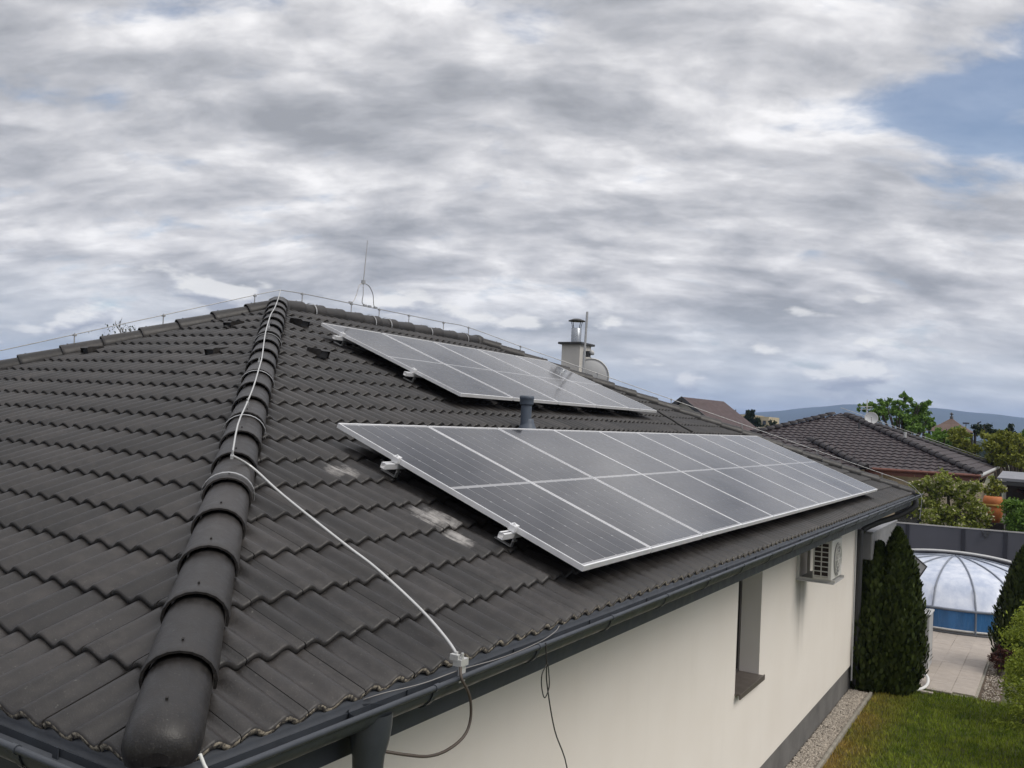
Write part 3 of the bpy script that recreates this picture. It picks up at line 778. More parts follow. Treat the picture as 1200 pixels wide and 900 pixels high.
# rails with hooks, end clamps
def rail(A, ln, label):
    r = thing('mounting_rail', label, 'mounting rail', A)
    m = MB(); A = Vector(A); S_ = V_R
    c = A + Vector((0, ln / 2, 0))
    # C-profile: base and two flanges and top lips
    m.obox(c - N_R * .018, Vector((0, ln / 2, 0)), S_ * .020, N_R * .002); m.obox(c + S_ * .0185, Vector((0, ln / 2, 0)), S_ * .0015, N_R * .018); m.obox(c - S_ * .0185, Vector((0, ln / 2, 0)), S_ * .0015, N_R * .018)
    m.obox(c + S_ * .012 + N_R * .0182, Vector((0, ln / 2, 0)), S_ * .006, N_R * .0015); m.obox(c - S_ * .012 + N_R * .0182, Vector((0, ln / 2, 0)), S_ * .006, N_R * .0015)
    part(m, 'profile', ALU, r)
    e_ = A + Vector((0, .115, .0)) + N_R * .042
    part(MB().obox(e_ + Vector((0, .0, 0)), Vector((0, .017, 0)), S_ * .025, N_R * .019).obox(e_ + N_R * .021 + Vector((0, .012, 0)), Vector((0, .018, 0)), S_ * .022, N_R * .003).tube([e_ + N_R * .02, e_ + N_R * .034], .008, 6), 'end_clamp', ALU, r)
    k = 0
    yy = .16
    while yy < ln and k < 9:
        b_ = A + Vector((0, yy, 0)) - N_R * .02
        m = MB().obox(b_ - N_R * .03 - S_ * .012, Vector((0, .015, 0)), S_ * .003, N_R * .032).obox(b_ - N_R * .062 + S_ * .05, Vector((0, .015, 0)), S_ * .065, N_R * .003).tube([b_ - N_R * .02 - Vector((0, .02, 0)) - S_ * .02, b_ - N_R * .02 + Vector((0, .02, 0)) - S_ * .02], .007, 6)
        part(m, 'roof_hook', ALU_D, r); yy += 1.2; k += 1
def railpos(O, s, h=.056): return O + DS * s - N_R * h - Vector((0, .13, 0))
rail(railpos(P0, .60), 10.75, 'aluminium mounting rail whose end sticks out left of the lower array, upper one')
rail(railpos(P0, 1.60), 10.75, 'aluminium mounting rail whose end sticks out left of the lower array near its bottom corner')
rail(railpos(UO, .36), 5.6, 'aluminium mounting rail poking out at the top left of the upper array')
rail(railpos(UO, 1.45), 5.6, 'aluminium mounting rail poking out left of the upper array, lower one')

# ------------------------------------------------------------------ lightning protection
def holder(mb_parent, base, up, h=.10, strap=None):
    base = Vector(base); m = MB()
    m.tube([base, base + up * h], .007, 6); m.obox(base + up * (h + .006), (.014, 0, 0), (0, .018, 0), (0, 0, .010)); m.tube([base + up * (h + .012), base + up * (h + .03)], .006, 6)
    o = part(m, 'wire_holder', ALU_D, mb_parent)
    return o
def strap_mb(pos, dv, r=.147, h=.135):
    side = dv.cross(Vector((0, 0, 1))).normalized(); up = side.cross(dv); m = MB(); n = 14
    pts = [pos + side * r * math.cos(PI * (-.06 + 1.12 * i / n)) + up * (h * math.sin(PI * (-.06 + 1.12 * i / n))) for i in range(n + 1)]
    for a, b in zip(pts, pts[1:]):
        d_ = (b - a) / 2; m.obox((a + b) / 2, d_ * 1.05, dv * .009, d_.cross(dv).normalized() * .0012)
    return m
hd = (APX - hipA).normalized()
def hipc(d_, lift): return Vector((EX - d_, Y0 + d_ * DY / DA, EZ + d_ * TN + lift))
lw = thing('lightning_conductor', 'pale metal lightning wire running down the near hip, over the tiles to the gutter clamp', 'lightning wire', hipc(1.5, .15))
jig = [hipc(d_, .175 + .012 * math.sin(d_ * 7)) + nh * (.018 * math.sin(d_ * 2.3 + 1)) for d_ in np.arange(6.12, 1.6, -.35)]
part(MB().tube(spline(jig + [hipc(1.56, .165)], 3), .0052, 6), 'hip_wire', WIREM, lw)
down = [hipc(1.56, .165), (-3.73, 3.44, 4.41), (-3.43, 3.39, 4.285), (-2.94, 3.33, 4.095), (-2.71, 3.31, 4.005), (-2.39, 3.24, 3.875), (-2.16, 3.14, 3.79), (-2.03, 3.05, 3.745)]
part(MB().tube(spline(down, 6), .0072, 8), 'down_wire', WIREM, lw)
loop = [(-2.03, 3.05, 3.745), (-1.99, 3.00, 3.70), (-1.98, 3.05, 3.62), (-1.98, 3.07, 3.54), (-1.98, 3.05, 3.48), (-1.98, 2.99, 3.45), (-1.98, 2.89, 3.44), (-1.98, 2.78, 3.455), (-2.0, 2.68, 3.485), (-2.05, 2.60, 3.51)]
part(MB().tube(spline(loop, 8), .006, 8), 'tail_loop', pbr('shaded_wire', (.07, .055, .045), .6, .2), lw)  # same wire, with its shade put into a darker colour
m = MB().obox((-2.03, 3.05, 3.745), (.02, 0, 0), (0, .028, 0), (0, 0, .014)).obox((-2.022, 3.05, 3.71), (.004, 0, 0), (0, .022, 0), (0, 0, .045)).obox((-2.045, 3.03, 3.765), (.02, 0, 0), (0, .010, 0), (0, 0, .012))
for dx in (-.014, .014): m.tube([(-2.03 + dx, 3.04, 3.75), (-2.03 + dx, 3.04, 3.785)], .006, 6)
part(m, 'gutter_clamp', pbr('clamp_zinc', (.52, .52, .51), .4, .4), lw)
for d_ in (1.56, 2.32, 3.20, 4.3):
    part(strap_mb(hipc(d_ - .09, .0), hd, .134, .126), 'strap', ALU_D, lw)
    part(MB().obox(hipc(d_, .16), nh * .008, hd * .018, (0, 0, .009)).tube([hipc(d_, .15), hipc(d_, .195)], .005, 6), 'wire_holder', ALU_D, lw)
# ridge wire
rw = thing('ridge_lightning_wire', 'thin lightning wire carried on holders along the ridge and down the far hip', 'lightning wire', APX)
rp = [APX + Vector((0, 0, .16))]; yk = APX.y + .45
RC = .115
hs = [APX.y + .4, APX.y + 1.35, APX.y + 1.95, APX.y + 2.65, APX.y + 3.55, RE.y - .25]
for yy in hs:
    holder(rw, (APX.x, yy, APX.z + .03), Vector((0, 0, 1)), .13)
    rp += [Vector((APX.x, yy, APX.z + .175))]
def fhip(d_, lift): return Vector((EX - d_, CY - d_, EZ + d_ * TN + lift))
for d_ in (5.6, 4.6, 3.6, 2.6, 1.5, .5):
    holder(rw, fhip(d_, .03), Vector((0, 0, 1)), .10); rp.append(fhip(d_, .145))
rp += [fhip(.1, .14), fhip(-.08, .03), (EX + .14, CY + .05, EZ - .10), (EX + .12, CY + .02, EZ - .5)]
part(MB().tube(spline(rp, 4), .0062, 6), 'wire', ALU_D, rw)
for yy in (APX.y + .55, APX.y + 1.75, APX.y + 2.1, APX.y + 3.1, APX.y + 4.1): part(strap_mb(Vector((APX.x, yy, APX.z - .055)), Vector((0, -1, 0)), .13, .125), 'strap', ALU_D, rw)
# left hip wire
lw2 = thing('left_hip_lightning_wire', 'thin lightning wire on upright holders along the left hip against the sky', 'lightning wire', APX + Vector((-.4, -.8, 0)))
Lh0 = Vector((LH, Y0, EZ)); lhd = (APX - Lh0); pts = [APX + Vector((0, 0, .16))]
for f in (.955, .80, .665, .53, .40, .25, .1):
    b_ = Lh0 + lhd * f; holder(lw2, b_ + Vector((0, 0, .03)), Vector((0, 0, 1)), .12); pts.append(b_ + Vector((0, 0, .165)))
part(MB().tube(spline(pts, 4), .0055, 6), 'wire', ALU_D, lw2)
# lightning rod on its tripod
RZD = .05; rx, ry, rz0 = APX.x, 9.50, 6.235
rod = thing('lightning_rod', 'slender lightning rod on a curved three legged stand above the ridge', 'lightning rod', (rx, ry, rz0))
part(MB().tube([(rx, ry, 6.570), (rx - .0, ry + .04, 7.170)], .007, 6, rs=[.0085, .005]), 'rod', ALU_D, rod)
part(MB().obox((rx, ry, 6.570), (.022, 0, 0), (0, .022, 0), (0, 0, .026)), 'clamp', ALU_D, rod)
def leg(pts): part(MB().tube(spline(pts, 6), .006, 6), 'leg', ALU_D, rod)
leg([(rx, ry - .01, 6.550), (rx, ry - .08, 6.510), (rx, ry - .13, 6.370), (rx, ry - .18, 6.280), (rx, ry - .23, 6.250)])
leg([(rx, ry, 6.550), (rx + .01, ry + .0, 6.400), (rx, ry, 6.280), (rx, ry + .08, 6.245)])
leg([(rx, ry + .01, 6.560), (rx, ry + .13, 6.530), (rx, ry + .22, 6.430), (rx, ry + .25, 6.290), (rx, ry + .28, 6.240)])
for dy in (-.24, .06, .16, .29): part(MB().obox((rx, ry + dy, 6.245), (.016, 0, 0), (0, .028, 0), (0, 0, .014)), 'foot_clamp', ALU_D, rod)
# thin cord and small loops at the eave
cord = thing('hanging_cord', 'thin dark cord hanging from the gutter bracket down the cream wall', 'cord', (-2.0, 3.72, 3.66))
m = MB().tube(spline([(-2.0, 3.72, 3.70), (-2.0, 3.74, 3.60), (-2.02, 3.79, 3.49), (-2.05, 3.95, 3.22), (-2.05, 4.11, 2.98), (-2.1, 4.35, 2.5), (-2.2, 4.8, 1.2), (-2.25, 5.0, .3)], 5), .0035, 5); part(m, 'cord_line', WIRED, cord)
m = MB().tube(spline([(-2.0, 3.75, 3.60), (-2.0, 3.70, 3.56), (-2.0, 3.70, 3.50), (-2.0, 3.735, 3.44), (-2.0, 3.775, 3.48), (-2.0, 3.765, 3.55), (-2.0, 3.75, 3.60)], 6), .003, 5); part(m, 'cord_loop', WIRED, cord)
m = MB().tube(spline([(-2.19, 2.60, 3.66), (-2.13, 2.68, 3.685), (-2.06, 2.84, 3.70), (-2.03, 3.05, 3.712), (-2.03, 3.4, 3.695), (-2.05, 3.75, 3.690), (-2.09, 3.98, 3.69), (-2.18, 4.2, 3.67)], 8), .0022, 5)
tag(m.build('gutter_wire', pbr('grey_wire', (.22, .21, .20), .6)), 'thin bare wire lying slack inside the near gutter', 'wire')
m = MB().tube(spline([(-2.02, 1.735, 3.762), (-2.01, 1.742, 3.735), (-2.0, 1.75, 3.70), (-1.992, 1.75, 3.58)], 5), .005, 6)
tag(m.build('corner_wire_stub', HOSE), 'short white wire stub hanging at the near gutter corner below the hip', 'wire')
m = MB().tube(spline([(-5.31, 13.12, 5.02), (-5.1, 12.97, 4.93), (-4.9, 12.84, 4.855), (-4.68, 12.66, 4.77), (-4.45, 12.5, 4.69)], 6), .016, 6)
tag(m.build('solar_cable', WIRED), 'black cable on the tiles linking the upper array with the lower array', 'cable')

# ------------------------------------------------------------------ mast, dish at the chimney
mt = thing('antenna_mast', 'thin steel mast with small brackets standing beside the chimney', 'mast', (-7.96, 15.6, 4.7))
part(MB().tube([(-7.88, 15.64, 4.7), (-7.85, 15.68, 6.94)], .024, 10), 'pole', ALU_D, mt)
part(MB().obox((-8.06, 15.92, 6.15), (.13, 0, 0), (0, .02, 0), (0, 0, .02)).obox((-7.92, 15.95, 6.12), (.03, 0, 0), (0, .05, 0), (0, 0, .06)).obox((-8.16, 15.92, 6.17), (.025, 0, 0), (0, .03, 0), (0, 0, .035)), 'bracket', DARKM, mt)
part(MB().tube(spline([(-7.9, 15.97, 6.08), (-7.86, 16.0, 6.0), (-7.93, 15.98, 5.9), (-8.02, 15.9, 5.82)], 5), .012, 6).lathe([(.0, 6.10), (.05, 6.11), (.055, 6.16), (.03, 6.20), (0, 6.2)], (-7.86, 15.99, 0), 10), 'antenna_head', GREYP, mt)
def dish(name, label, c, r, rz, tilt):
    t = thing(name, label, 'satellite dish', c, rz)
    Rm = Matrix.Translation(Vector((0, 0, 0))) @ Matrix.Rotation(tilt, 4, 'X')
    def xf(mb): mb.v = [tuple(Rm @ Vector(v)) for v in mb.v]; return mb
    prof_ = [(0.001, .0)] + [(r * k / 8, .16 * r * (k / 8) ** 2 * 1.6) for k in range(1, 9)]
    a = xf(MB().lathe([(a_, b_) for a_, b_ in prof_] + [(r, .26 * r - .008)] + [(a_, b_ - .006) for a_, b_ in reversed(prof_)], n=32)); a.build('reflector', GREY_D, t)
    xf(MB().tube([(r * math.cos(2 * PI * k / 32), r * math.sin(2 * PI * k / 32), .256 * r) for k in range(33)], .011, 6, caps=False)).build('rim', WHITEP, t)
    xf(MB().tube([(0, -r * .95, .2 * r), (0, -r * .5, .9 * r), (0, -.05, 1.15 * r)], .012, 6).lathe([(0, 1.1 * r), (.03, 1.1 * r), (.03, 1.3 * r), (0, 1.3 * r)], (0, -.03, 0), 10)).build('feed_arm', GREYP, t)
    MB().tube([(0, 0, -.03), (0, -.1, -.5)], .02, 8).build('mount', ALU_D, t)
dish('satellite_dish', 'pale grey satellite dish with a white rim half hidden behind the far hip', (-7.84, 15.95, 5.66), .36, math.radians(205), math.radians(78))

# ------------------------------------------------------------------ air conditioner on the side wall
ac = thing('air_conditioner', 'white wall mounted air conditioner on brackets under the eave, end grille towards us', 'air conditioner', (WX, 13.4, 2.6))
ax0, ax1, ay0, ay1, az0, az1 = -2.80, -2.54, 13.10, 13.80, 2.69, 3.25
m = MB().box((ax0, ay0, az0), (ax1, ay1, az1)); bevel(part(m, 'casing', WHITEP, ac), .015)
m = MB()                                                  # side grille on the near end: dark field with bars
m.box((ax0 + .02, ay0 - .004, az0 + .04), (ax0 + .22, ay0 - .001, az1 - .05), 1)
for k in range(8): z = az0 + .045 + k * .068; m.box((ax0 + .015, ay0 - .018, z), (ax0 + .225, ay0 - .005, z + .013))
for xx in (ax0 + .012, ax0 + .113, ax0 + .214): m.box((xx, ay0 - .020, az0 + .035), (xx + .013, ay0 - .0055, az1 - .045))
part(m, 'side_grille', [WHITEP, RUST], ac)
m = MB()
for r in (.05, .10, .15, .20, .24): m.tube([(ax1 + .02, 13.46 + r * math.cos(2 * PI * k / 24), 2.96 + r * math.sin(2 * PI * k / 24)) for k in range(25)], .004, 5, caps=False)
for k in range(8):
    a = PI * k / 4; m.tube([(ax1 + .022, 13.46, 2.96), (ax1 + .018, 13.46 + .24 * math.cos(a), 2.96 + .24 * math.sin(a))], .004, 5)
m.add([(ax1 + .003, 13.46 + .24 * math.cos(2 * PI * k / 24), 2.96 + .24 * math.sin(2 * PI * k / 24)) for k in range(24)], [tuple(range(24))], 1)
part(m, 'fan_guard', [WHITEP, pbr('fan_shade', (.16, .16, .16), .6)], ac)
for yy in (13.14, 13.80):
    m = MB().box((WX + .002, yy, 2.655), (-2.50, yy + .035, 2.689)).box((WX + .002, yy, 2.690), (WX + .04, yy + .035, 3.2)); part(m, 'bracket', WHITEP, ac)
part(MB().box((WX + .002, 13.10, 2.64), (-2.51, 13.84, 2.654)), 'drip_tray', GREYP, ac)
# pale boxed canopy behind the far corner
cn = thing('awning_box', 'long light grey awning box fixed behind the far house corner above the conifers', 'awning box', (-2.95, 18.3, 2.6))
bevel(part(MB().box((-3.02, 18.02, 2.40), (-2.78, 21.2, 2.91)), 'case', pbr('awning_grey', (0.17, 0.17, 0.175), .5), cn), .02)
bevel(part(MB().box((-3.03, 18.01, 2.912), (-2.76, 21.21, 2.94)), 'cover_plate', MATS['awning_grey'], cn), .006)
part(MB().box((-2.779, 19.4, 2.45), (-2.76, 19.45, 2.60)), 'catch', WHITEP, cn)

# ------------------------------------------------------------------ garden
m = MB().add([(-3.06, -3, -.012), (6, -3, -.012), (6, 19.0, -.012), (-3.06, 19.0, -.012)], [(0, 1, 2, 3)])
tag(m.build('lawn', LAWN), kind='structure')
m = MB(); rg = random.Random(5)
def blades(mb, n, x0, x1, y0, y1, h):
    for _ in range(n):
        x = rg.uniform(x0, x1); y = rg.uniform(y0, y1); a = rg.uniform(0, 6.28); hh = h * rg.uniform(.5, 1.2); w2 = rg.uniform(.004, .009)
        lx, ly = rg.uniform(-.03, .03), rg.uniform(-.03, .03)
        mb.add([(x - w2 * math.cos(a), y - w2 * math.sin(a), -.012), (x + w2 * math.cos(a), y + w2 * math.sin(a), -.012), (x + lx, y + ly, hh)], [(0, 1, 2)])
blades(m, 44000, -2.62, 0.6, 11.5, 18.78, .05)
tag(m.build('grass', GRASS), 'short patchy grass of the lawn, dry and brown along the gravel', 'grass', kind='stuff')
m = MB().add([(-3.06, -2, -.002), (-2.66, -2, -.002), (-2.66, 17.75, -.002), (-3.06, 17.75, -.002)], [(0, 1, 2, 3)])
tag(m.build('gravel_bed', SOIL), kind='structure')
m = MB()
octa = [(1, 0, 0), (0, 1, 0), (-1, 0, 0), (0, -1, 0), (0, 0, 1), (0, 0, -1)]; of = [(0, 1, 4), (1, 2, 4), (2, 3, 4), (3, 0, 4), (1, 0, 5), (2, 1, 5), (3, 2, 5), (0, 3, 5)]
def stones(mb, n, x0, x1, y0, y1, s0, s1, z=0.0):
    for _ in range(n):
        x = rg.uniform(x0, x1); y = rg.uniform(y0, y1); s_ = rg.uniform(s0, s1); a = rg.uniform(0, 6.28); ca, sa = math.cos(a), math.sin(a)
        e1, e2, e3 = rg.uniform(.7, 1.3), rg.uniform(.7, 1.1), rg.uniform(.45, .8)
        mb.add([(x + (ca * p[0] * e1 - sa * p[1] * e2) * s_, y + (sa * p[0] * e1 + ca * p[1] * e2) * s_, z + p[2] * e3 * s_ + rg.uniform(0, .012)) for p in octa], of)
stones(m, 9000, -3.04, -2.685, 10.5, 17.7, .012, .026, .005)
tag(m.build('gravel', GRAVEL), 'pale gravel strip between the plinth and the concrete edging', 'gravel', kind='stuff')
m = MB()
# edging stones laid end to end
for k in range(8):
    o = bevel(MB().box((-2.68, 9.5 + k * 1.02, -.1), (-2.63, 10.51 + k * 1.02, .055)).build('edging_stone', KERB), .008)
    tag(o, ['concrete edging stone between gravel and lawn, the nearest', 'concrete edging stone between gravel and lawn, second nearest', 'concrete edging stone between gravel and lawn, third nearest', 'concrete edging stone at the bottom edge of the photo beside the gravel', 'concrete edging stone beside gravel, fourth back from the conifer', 'concrete edging stone beside gravel, third back from the conifer', 'concrete edging stone beside gravel, second back from the conifer', 'concrete edging stone ending the gravel strip at the conifer foot'][k], 'edging stone', 'edging stones along the gravel strip')
# patio of slabs
patio = MB().add([(-3.4, 18.95, -.008), (-0.98, 18.72, -.008), (-0.80, 33, -.008), (-9, 33, -.008), (-9, 20, -.008), (-3.4, 20, -.008)], [(0, 1, 2, 3, 4, 5)]).build('patio', KERB)
tag(patio, kind='structure')
slab = bpy.data.meshes.new('paving_slab'); 
bmx = bmesh.new(); bmesh.ops.create_cube(bmx, size=1.0); bmesh.ops.scale(bmx, vec=(.398, .598, .04), verts=bmx.verts); bmesh.ops.bevel(bmx, geom=bmx.edges[:], offset=.004, segments=1, affect='EDGES'); bmx.to_mesh(slab); bmx.free(); slab.materials.append(PAVE)
for i in range(6):
    for j in range(10):
        x = -1.225 - i * .4 + j * .010; y = 19.14 + j * .6 + i * .0 + (.0)
        o = bpy.data.objects.new('paving_slab', slab); COL.objects.link(o); o.parent = patio; o.location = (x + random.uniform(-.002, .002), y, .008 + random.uniform(-.002, .002)); o.rotation_euler = (0, 0, -.017)
m = MB(); stones(m, 900, -.92, -.62, 18.7, 24, .01, .022, .0)
tag(m.build('gravel', GRAVEL), 'narrow pebble strip along the right side of the patio', 'gravel', kind='stuff')
m = MB().add([(-.985, 18.70, -.004), (-.60, 18.66, -.004), (-.55, 30, -.004), (-.80, 30, -.004)], [(0, 1, 2, 3)])
tag(m.build('border_bed', SOIL), kind='structure')
bevel(tag(MB().box((-1.85, 18.70, -.02), (-1.40, 18.86, .035)).build('stepping_stone', PAVE), 'thin pale stone slab lying in the grass at the patio edge', 'stone'), .01)
bevel(tag(MB().box((-1.92, 18.45, -.02), (-1.70, 18.56, .03)).build('stepping_stone', PAVE), 'small pale stone chip in the grass before the patio edge stone', 'stone'), .01)
m = MB().tube(spline([(-2.33, 18.44, .03), (-2.1, 18.40, .03), (-1.94, 18.50, .04), (-1.84, 18.80, .07), (-1.86, 19.15, .13), (-1.98, 19.35, .18)], 8), .028, 8)
tag(m.build('pool_hose', HOSE), 'curved white pool hose lying at the foot of the conifers', 'hose')
# foliage builders
def leaf(mb, c, sz, up=0.0, asp=.5, rr=random):
    n = Vector((rr.gauss(0, 1), rr.gauss(0, 1), rr.gauss(0, 1) + up)).normalized()
    a = n.orthogonal().normalized(); b = n.cross(a); th = rr.uniform(0, 6.28)
    a, b = a * math.cos(th) + b * math.sin(th), b * math.cos(th) - a * math.sin(th)
    s_ = sz * rr.uniform(.6, 1.3)
    mb.add([c - a * s_, c - b * s_ * asp + n * s_ * .15, c + a * s_, c + b * s_ * asp + n * s_ * .15], [(0, 1, 2), (0, 2, 3)])
def conifer(base, h, r, label, n=9000, name='conifer', flat=1.0, seed=1, mat=None, lean=(0, 0)):
    rr = random.Random(seed); t = thing(name, label, 'conifer', base)
    bx, by, bz = base; m = MB()
    lobes = [(rr.uniform(0, 6.28), rr.uniform(.05, .95), rr.uniform(.06, .17)) for _ in range(46)]
    for _ in range(n):
        f = rr.random() ** 1.1; a = rr.uniform(0, 2 * PI)
        prof_ = (math.sin(min(1, f / .28) * PI / 2) * .30 + .70) * (1 - max(0, (f - .30) / .70) ** 1.85) ** .85
        bump_ = 1 + sum(am * math.exp(-((math.remainder(a - la, 2 * PI)) ** 2) / .10 - (f - lf) ** 2 / .006) for la, lf, am in lobes)
        R = r * prof_ * bump_ * (rr.uniform(.70, 1.02) if rr.random() < .93 else rr.uniform(1.0, 1.10)) ; z = h * f
        c = Vector((R * math.cos(a) + lean[0] * f, R * math.sin(a) * flat + lean[1] * f, z))
        # flat upward sprays typical of thuja
        out = Vector((math.cos(a), math.sin(a), 0)); up = Vector((rr.uniform(-.3, .3), rr.uniform(-.3, .3), 1)) + out * rr.uniform(.0, .6); up.normalize()
        sd_ = up.cross(out).normalized() * rr.choice((-1, 1)); sd_ = (sd_ + out * rr.uniform(-.8, .8)).normalized(); s_ = rr.uniform(.03, .07)
        m.add([c - sd_ * s_ * .35, c + sd_ * s_ * .35, c + up * s_ * 1.4 + sd_ * s_ * .5, c + up * s_ * 2.0, c + up * s_ * 1.3 - sd_ * s_ * .5], [(0, 1, 2, 3, 4)])
    m.build('foliage', mat or L_CON, t)
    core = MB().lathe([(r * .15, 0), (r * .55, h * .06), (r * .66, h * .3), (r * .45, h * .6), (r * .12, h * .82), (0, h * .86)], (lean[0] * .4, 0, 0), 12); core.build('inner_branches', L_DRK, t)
    MB().tube([(0, 0, -.05), (0, 0, h * .3)], .05, 8).build('trunk', BARK, t)
conifer((-2.78, 18.15, 0), 2.66, .54, 'dark conifer touching the house corner, shorter left one of the joined pair', 9000, seed=2, lean=(.08, .25))
conifer((-2.36, 18.25, 0), 2.95, .50, 'taller right conifer of the joined pair beside the patio', 12000, seed=3, lean=(-.02, .2))
conifer((-.30, 21.6, 0), 2.55, .52, 'dark conifer at the right edge of the photo in front of the pool', 9000, seed=4)
def shrub(base, blobs, leafsz, mat, n, label, cat='shrub', name='shrub', seed=1, up=.4, trunk=True, asp=.5, mat2=None, n2=0, trunk_h=None, group=None):
    rr = random.Random(seed); t = thing(name, label, cat, base, group=group); m = MB(); m2 = MB(); tot = sum(b[3] ** 2 for b in blobs)
    for (x, y, z, r) in blobs:
        k = int(n * r * r / tot)
        # clumps inside each blob leave gaps between them
        nc = max(6, int(k / 55)); cl = []
        for _ in range(nc):
            v = Vector((rr.gauss(0, 1), rr.gauss(0, 1), rr.gauss(0, 1))).normalized() * r * rr.uniform(.45, 1.0); cl.append(Vector((x, y, z)) + Vector((v.x, v.y, v.z * .85)))
        for _ in range(k):
            c = rr.choice(cl) + Vector((rr.gauss(0, 1), rr.gauss(0, 1), rr.gauss(0, .8))) * r * .14; leaf(m, c, leafsz, up, asp, rr)
        for _ in range(int(n2 * r * r / tot)):
            c = rr.choice(cl) + Vector((rr.gauss(0, 1), rr.gauss(0, 1), rr.gauss(0, 1))) * r * .14; leaf(m2, c, leafsz * .8, up, .8, rr)
    m.build('foliage', mat, t)
    if n2: m2.build('blossom', mat2, t)
    if trunk:
        tb = MB(); bx = sum(b[0] for b in blobs) / len(blobs); top = max(b[2] for b in blobs)
        tb.tube(spline([(0, 0, -.05), (bx * .3, 0, top * .35), (bx * .6, .05, top * .6)], 4), .05, 7, rs=None if top < 3 else [.16 - .01 * i for i in range(9)])
        for (x, y, z, r) in blobs:
            tb.tube([(bx * .3, 0, top * .35), ((x + bx) * .4, y * .5, z * .75), (x, y, z + r * .4)], .03, 6, rs=[.05, .035, .012] if top < 3 else [.10, .06, .02])
        tb.build('trunk', BARK, t)
# right foreground hedge: light leaved laurel like shrubs
shrub((-.10, 15.4, 0), [(0, 0, .7, .42), (.02, .2, 1.4, .42), (.05, .1, 2.05, .34), (.25, -.3, 1.0, .5), (.3, .3, 1.9, .5), (.5, 0, 1.5, .6), (1.1, .1, .9, .7), (1.2, .2, 1.9, .6), (.6, 0, .5, .6)], .030, L_HED, 21000, 'light green leafy shrub cut by the right edge of the photo, nearest one', 'shrub', 'leafy_shrub', 11, .8, asp=.42)
shrub((-.22, 17.6, 0), [(0, 0, .6, .45), (.0, .2, 1.3, .40), (.3, -.2, .9, .5), (.3, .2, 1.7, .5), (1.0, .1, .8, .7), (1.1, 0, 1.7, .6)], .032, L_HED, 15000, 'yellow green leafy shrub right of the lawn, behind the nearest one', 'shrub', 'leafy_shrub', 12, .8, asp=.42)
shrub((-.72, 20.9, 0), [(0, 0, .30, .22), (.1, .1, .45, .22)], .03, L_RED, 1500, 'small red brown leaved shrub beside the patio edge', 'shrub', 'red_shrub', 13, .3)
# pump box
pb = thing('pump_box', 'grey pump box standing right behind the conifers on the patio', 'box', (-2.15, 20.6, 0))
bevel(part(MB().box((-2.5, 20.3, 0), (-1.97, 21.0, 1.10)), 'body', GREYP, pb), .02); bevel(part(MB().box((-2.52, 20.28, 1.101), (-1.95, 21.02, 1.14)), 'lid', GREYP, pb), .01)
ss = thing('solar_collector', 'small tilted grey sheet with black rim sticking out behind the conifer', 'panel', (-2.6, 23, 1.2))
m = MB().add([(-2.60, 23, 1.98), (-2.33, 23, 1.76), (-2.48, 23, 1.50), (-2.85, 23, 1.62)], [(3, 2, 1, 0)]).add([(-2.60, 23.03, 1.98), (-2.33, 23.03, 1.76), (-2.48, 23.03, 1.50), (-2.85, 23.03, 1.62)], [(0, 1, 2, 3)]); part(m, 'sheet', GREYP, ss)
part(MB().tube([(-2.60, 23, 1.98), (-2.33, 23, 1.76), (-2.48, 23, 1.50)], .02, 6), 'rim', DARKM, ss); part(MB().tube([(-2.65, 23.02, 0), (-2.65, 23.02, 1.7)], .025, 8), 'post', DARKM, ss)

# pool under its round dome
PCX, PCY, PR, PH0, PHT = -2.05, 27.15, 2.75, .62, 1.62
pool = thing('pool_enclosure', 'round swimming pool under a translucent white domed enclosure with dark ribs and blue wall', 'pool enclosure', (PCX, PCY, 0))
NR = 18
def dz(f): return PH0 + (PHT - PH0) * math.sqrt(max(0, 1 - f ** 2.1))
for k in range(NR):
    a0_ = 2 * PI * (k + .225) / NR; a1_ = 2 * PI * (k + 1.225) / NR; m = MB(); vs = []; nf, na = 8, 5
    for i in range(nf + 1):
        f = i / nf
        for j in range(na + 1):
            a = a0_ + (a1_ - a0_) * j / na; vs.append((PCX + PR * f * math.cos(a), PCY + PR * f * math.sin(a), dz(f)))
    m.add(vs, [(i * (na + 1) + j, (i + 1) * (na + 1) + j, (i + 1) * (na + 1) + j + 1, i * (na + 1) + j + 1) for i in range(nf) for j in range(na)], 0, True)
    part(m, 'dome_panel', DOME, pool)
    part(MB().tube([(PCX + PR * f * math.cos(a0_), PCY + PR * f * math.sin(a0_), dz(f) + .012) for f in [i / 12 for i in range(13)]], .022, 6), 'rib', DARKM if False else pbr('rib_grey', (.16, .18, .22), .4) if k == 0 else MATS['rib_grey'], pool)
    m = MB(); vs = []
    for j in range(na + 1):
        a = a0_ + (a1_ - a0_) * j / na
        for z in (.12, PH0 - .03): vs.append((PCX + (PR - .01) * math.cos(a), PCY + (PR - .01) * math.sin(a), z))
    m.add(vs, [(2 * j, 2 * j + 2, 2 * j + 3, 2 * j + 1) for j in range(na)], 0, True); part(m, 'wall_panel', BLUEP, pool)
    part(MB().tube([(PCX + PR * math.cos(a0_), PCY + PR * math.sin(a0_), 0), (PCX + PR * math.cos(a0_), PCY + PR * math.sin(a0_), PH0)], .025, 6), 'upright', MATS['rib_grey'], pool)
def ringm(r, z, rad, n=64): return MB().tube([(PCX + r * math.cos(2 * PI * k / n), PCY + r * math.sin(2 * PI * k / n), z) for k in range(n + 1)], rad, 8, caps=False)
part(ringm(PR, PH0 - .01, .032), 'upper_ring', MATS['rib_grey'], pool); part(ringm(PR + .02, .03, .05), 'base_ring', DARKM, pool)
part(ringm(PR - .02, .115, .03), 'white_sill', WHITEP, pool)
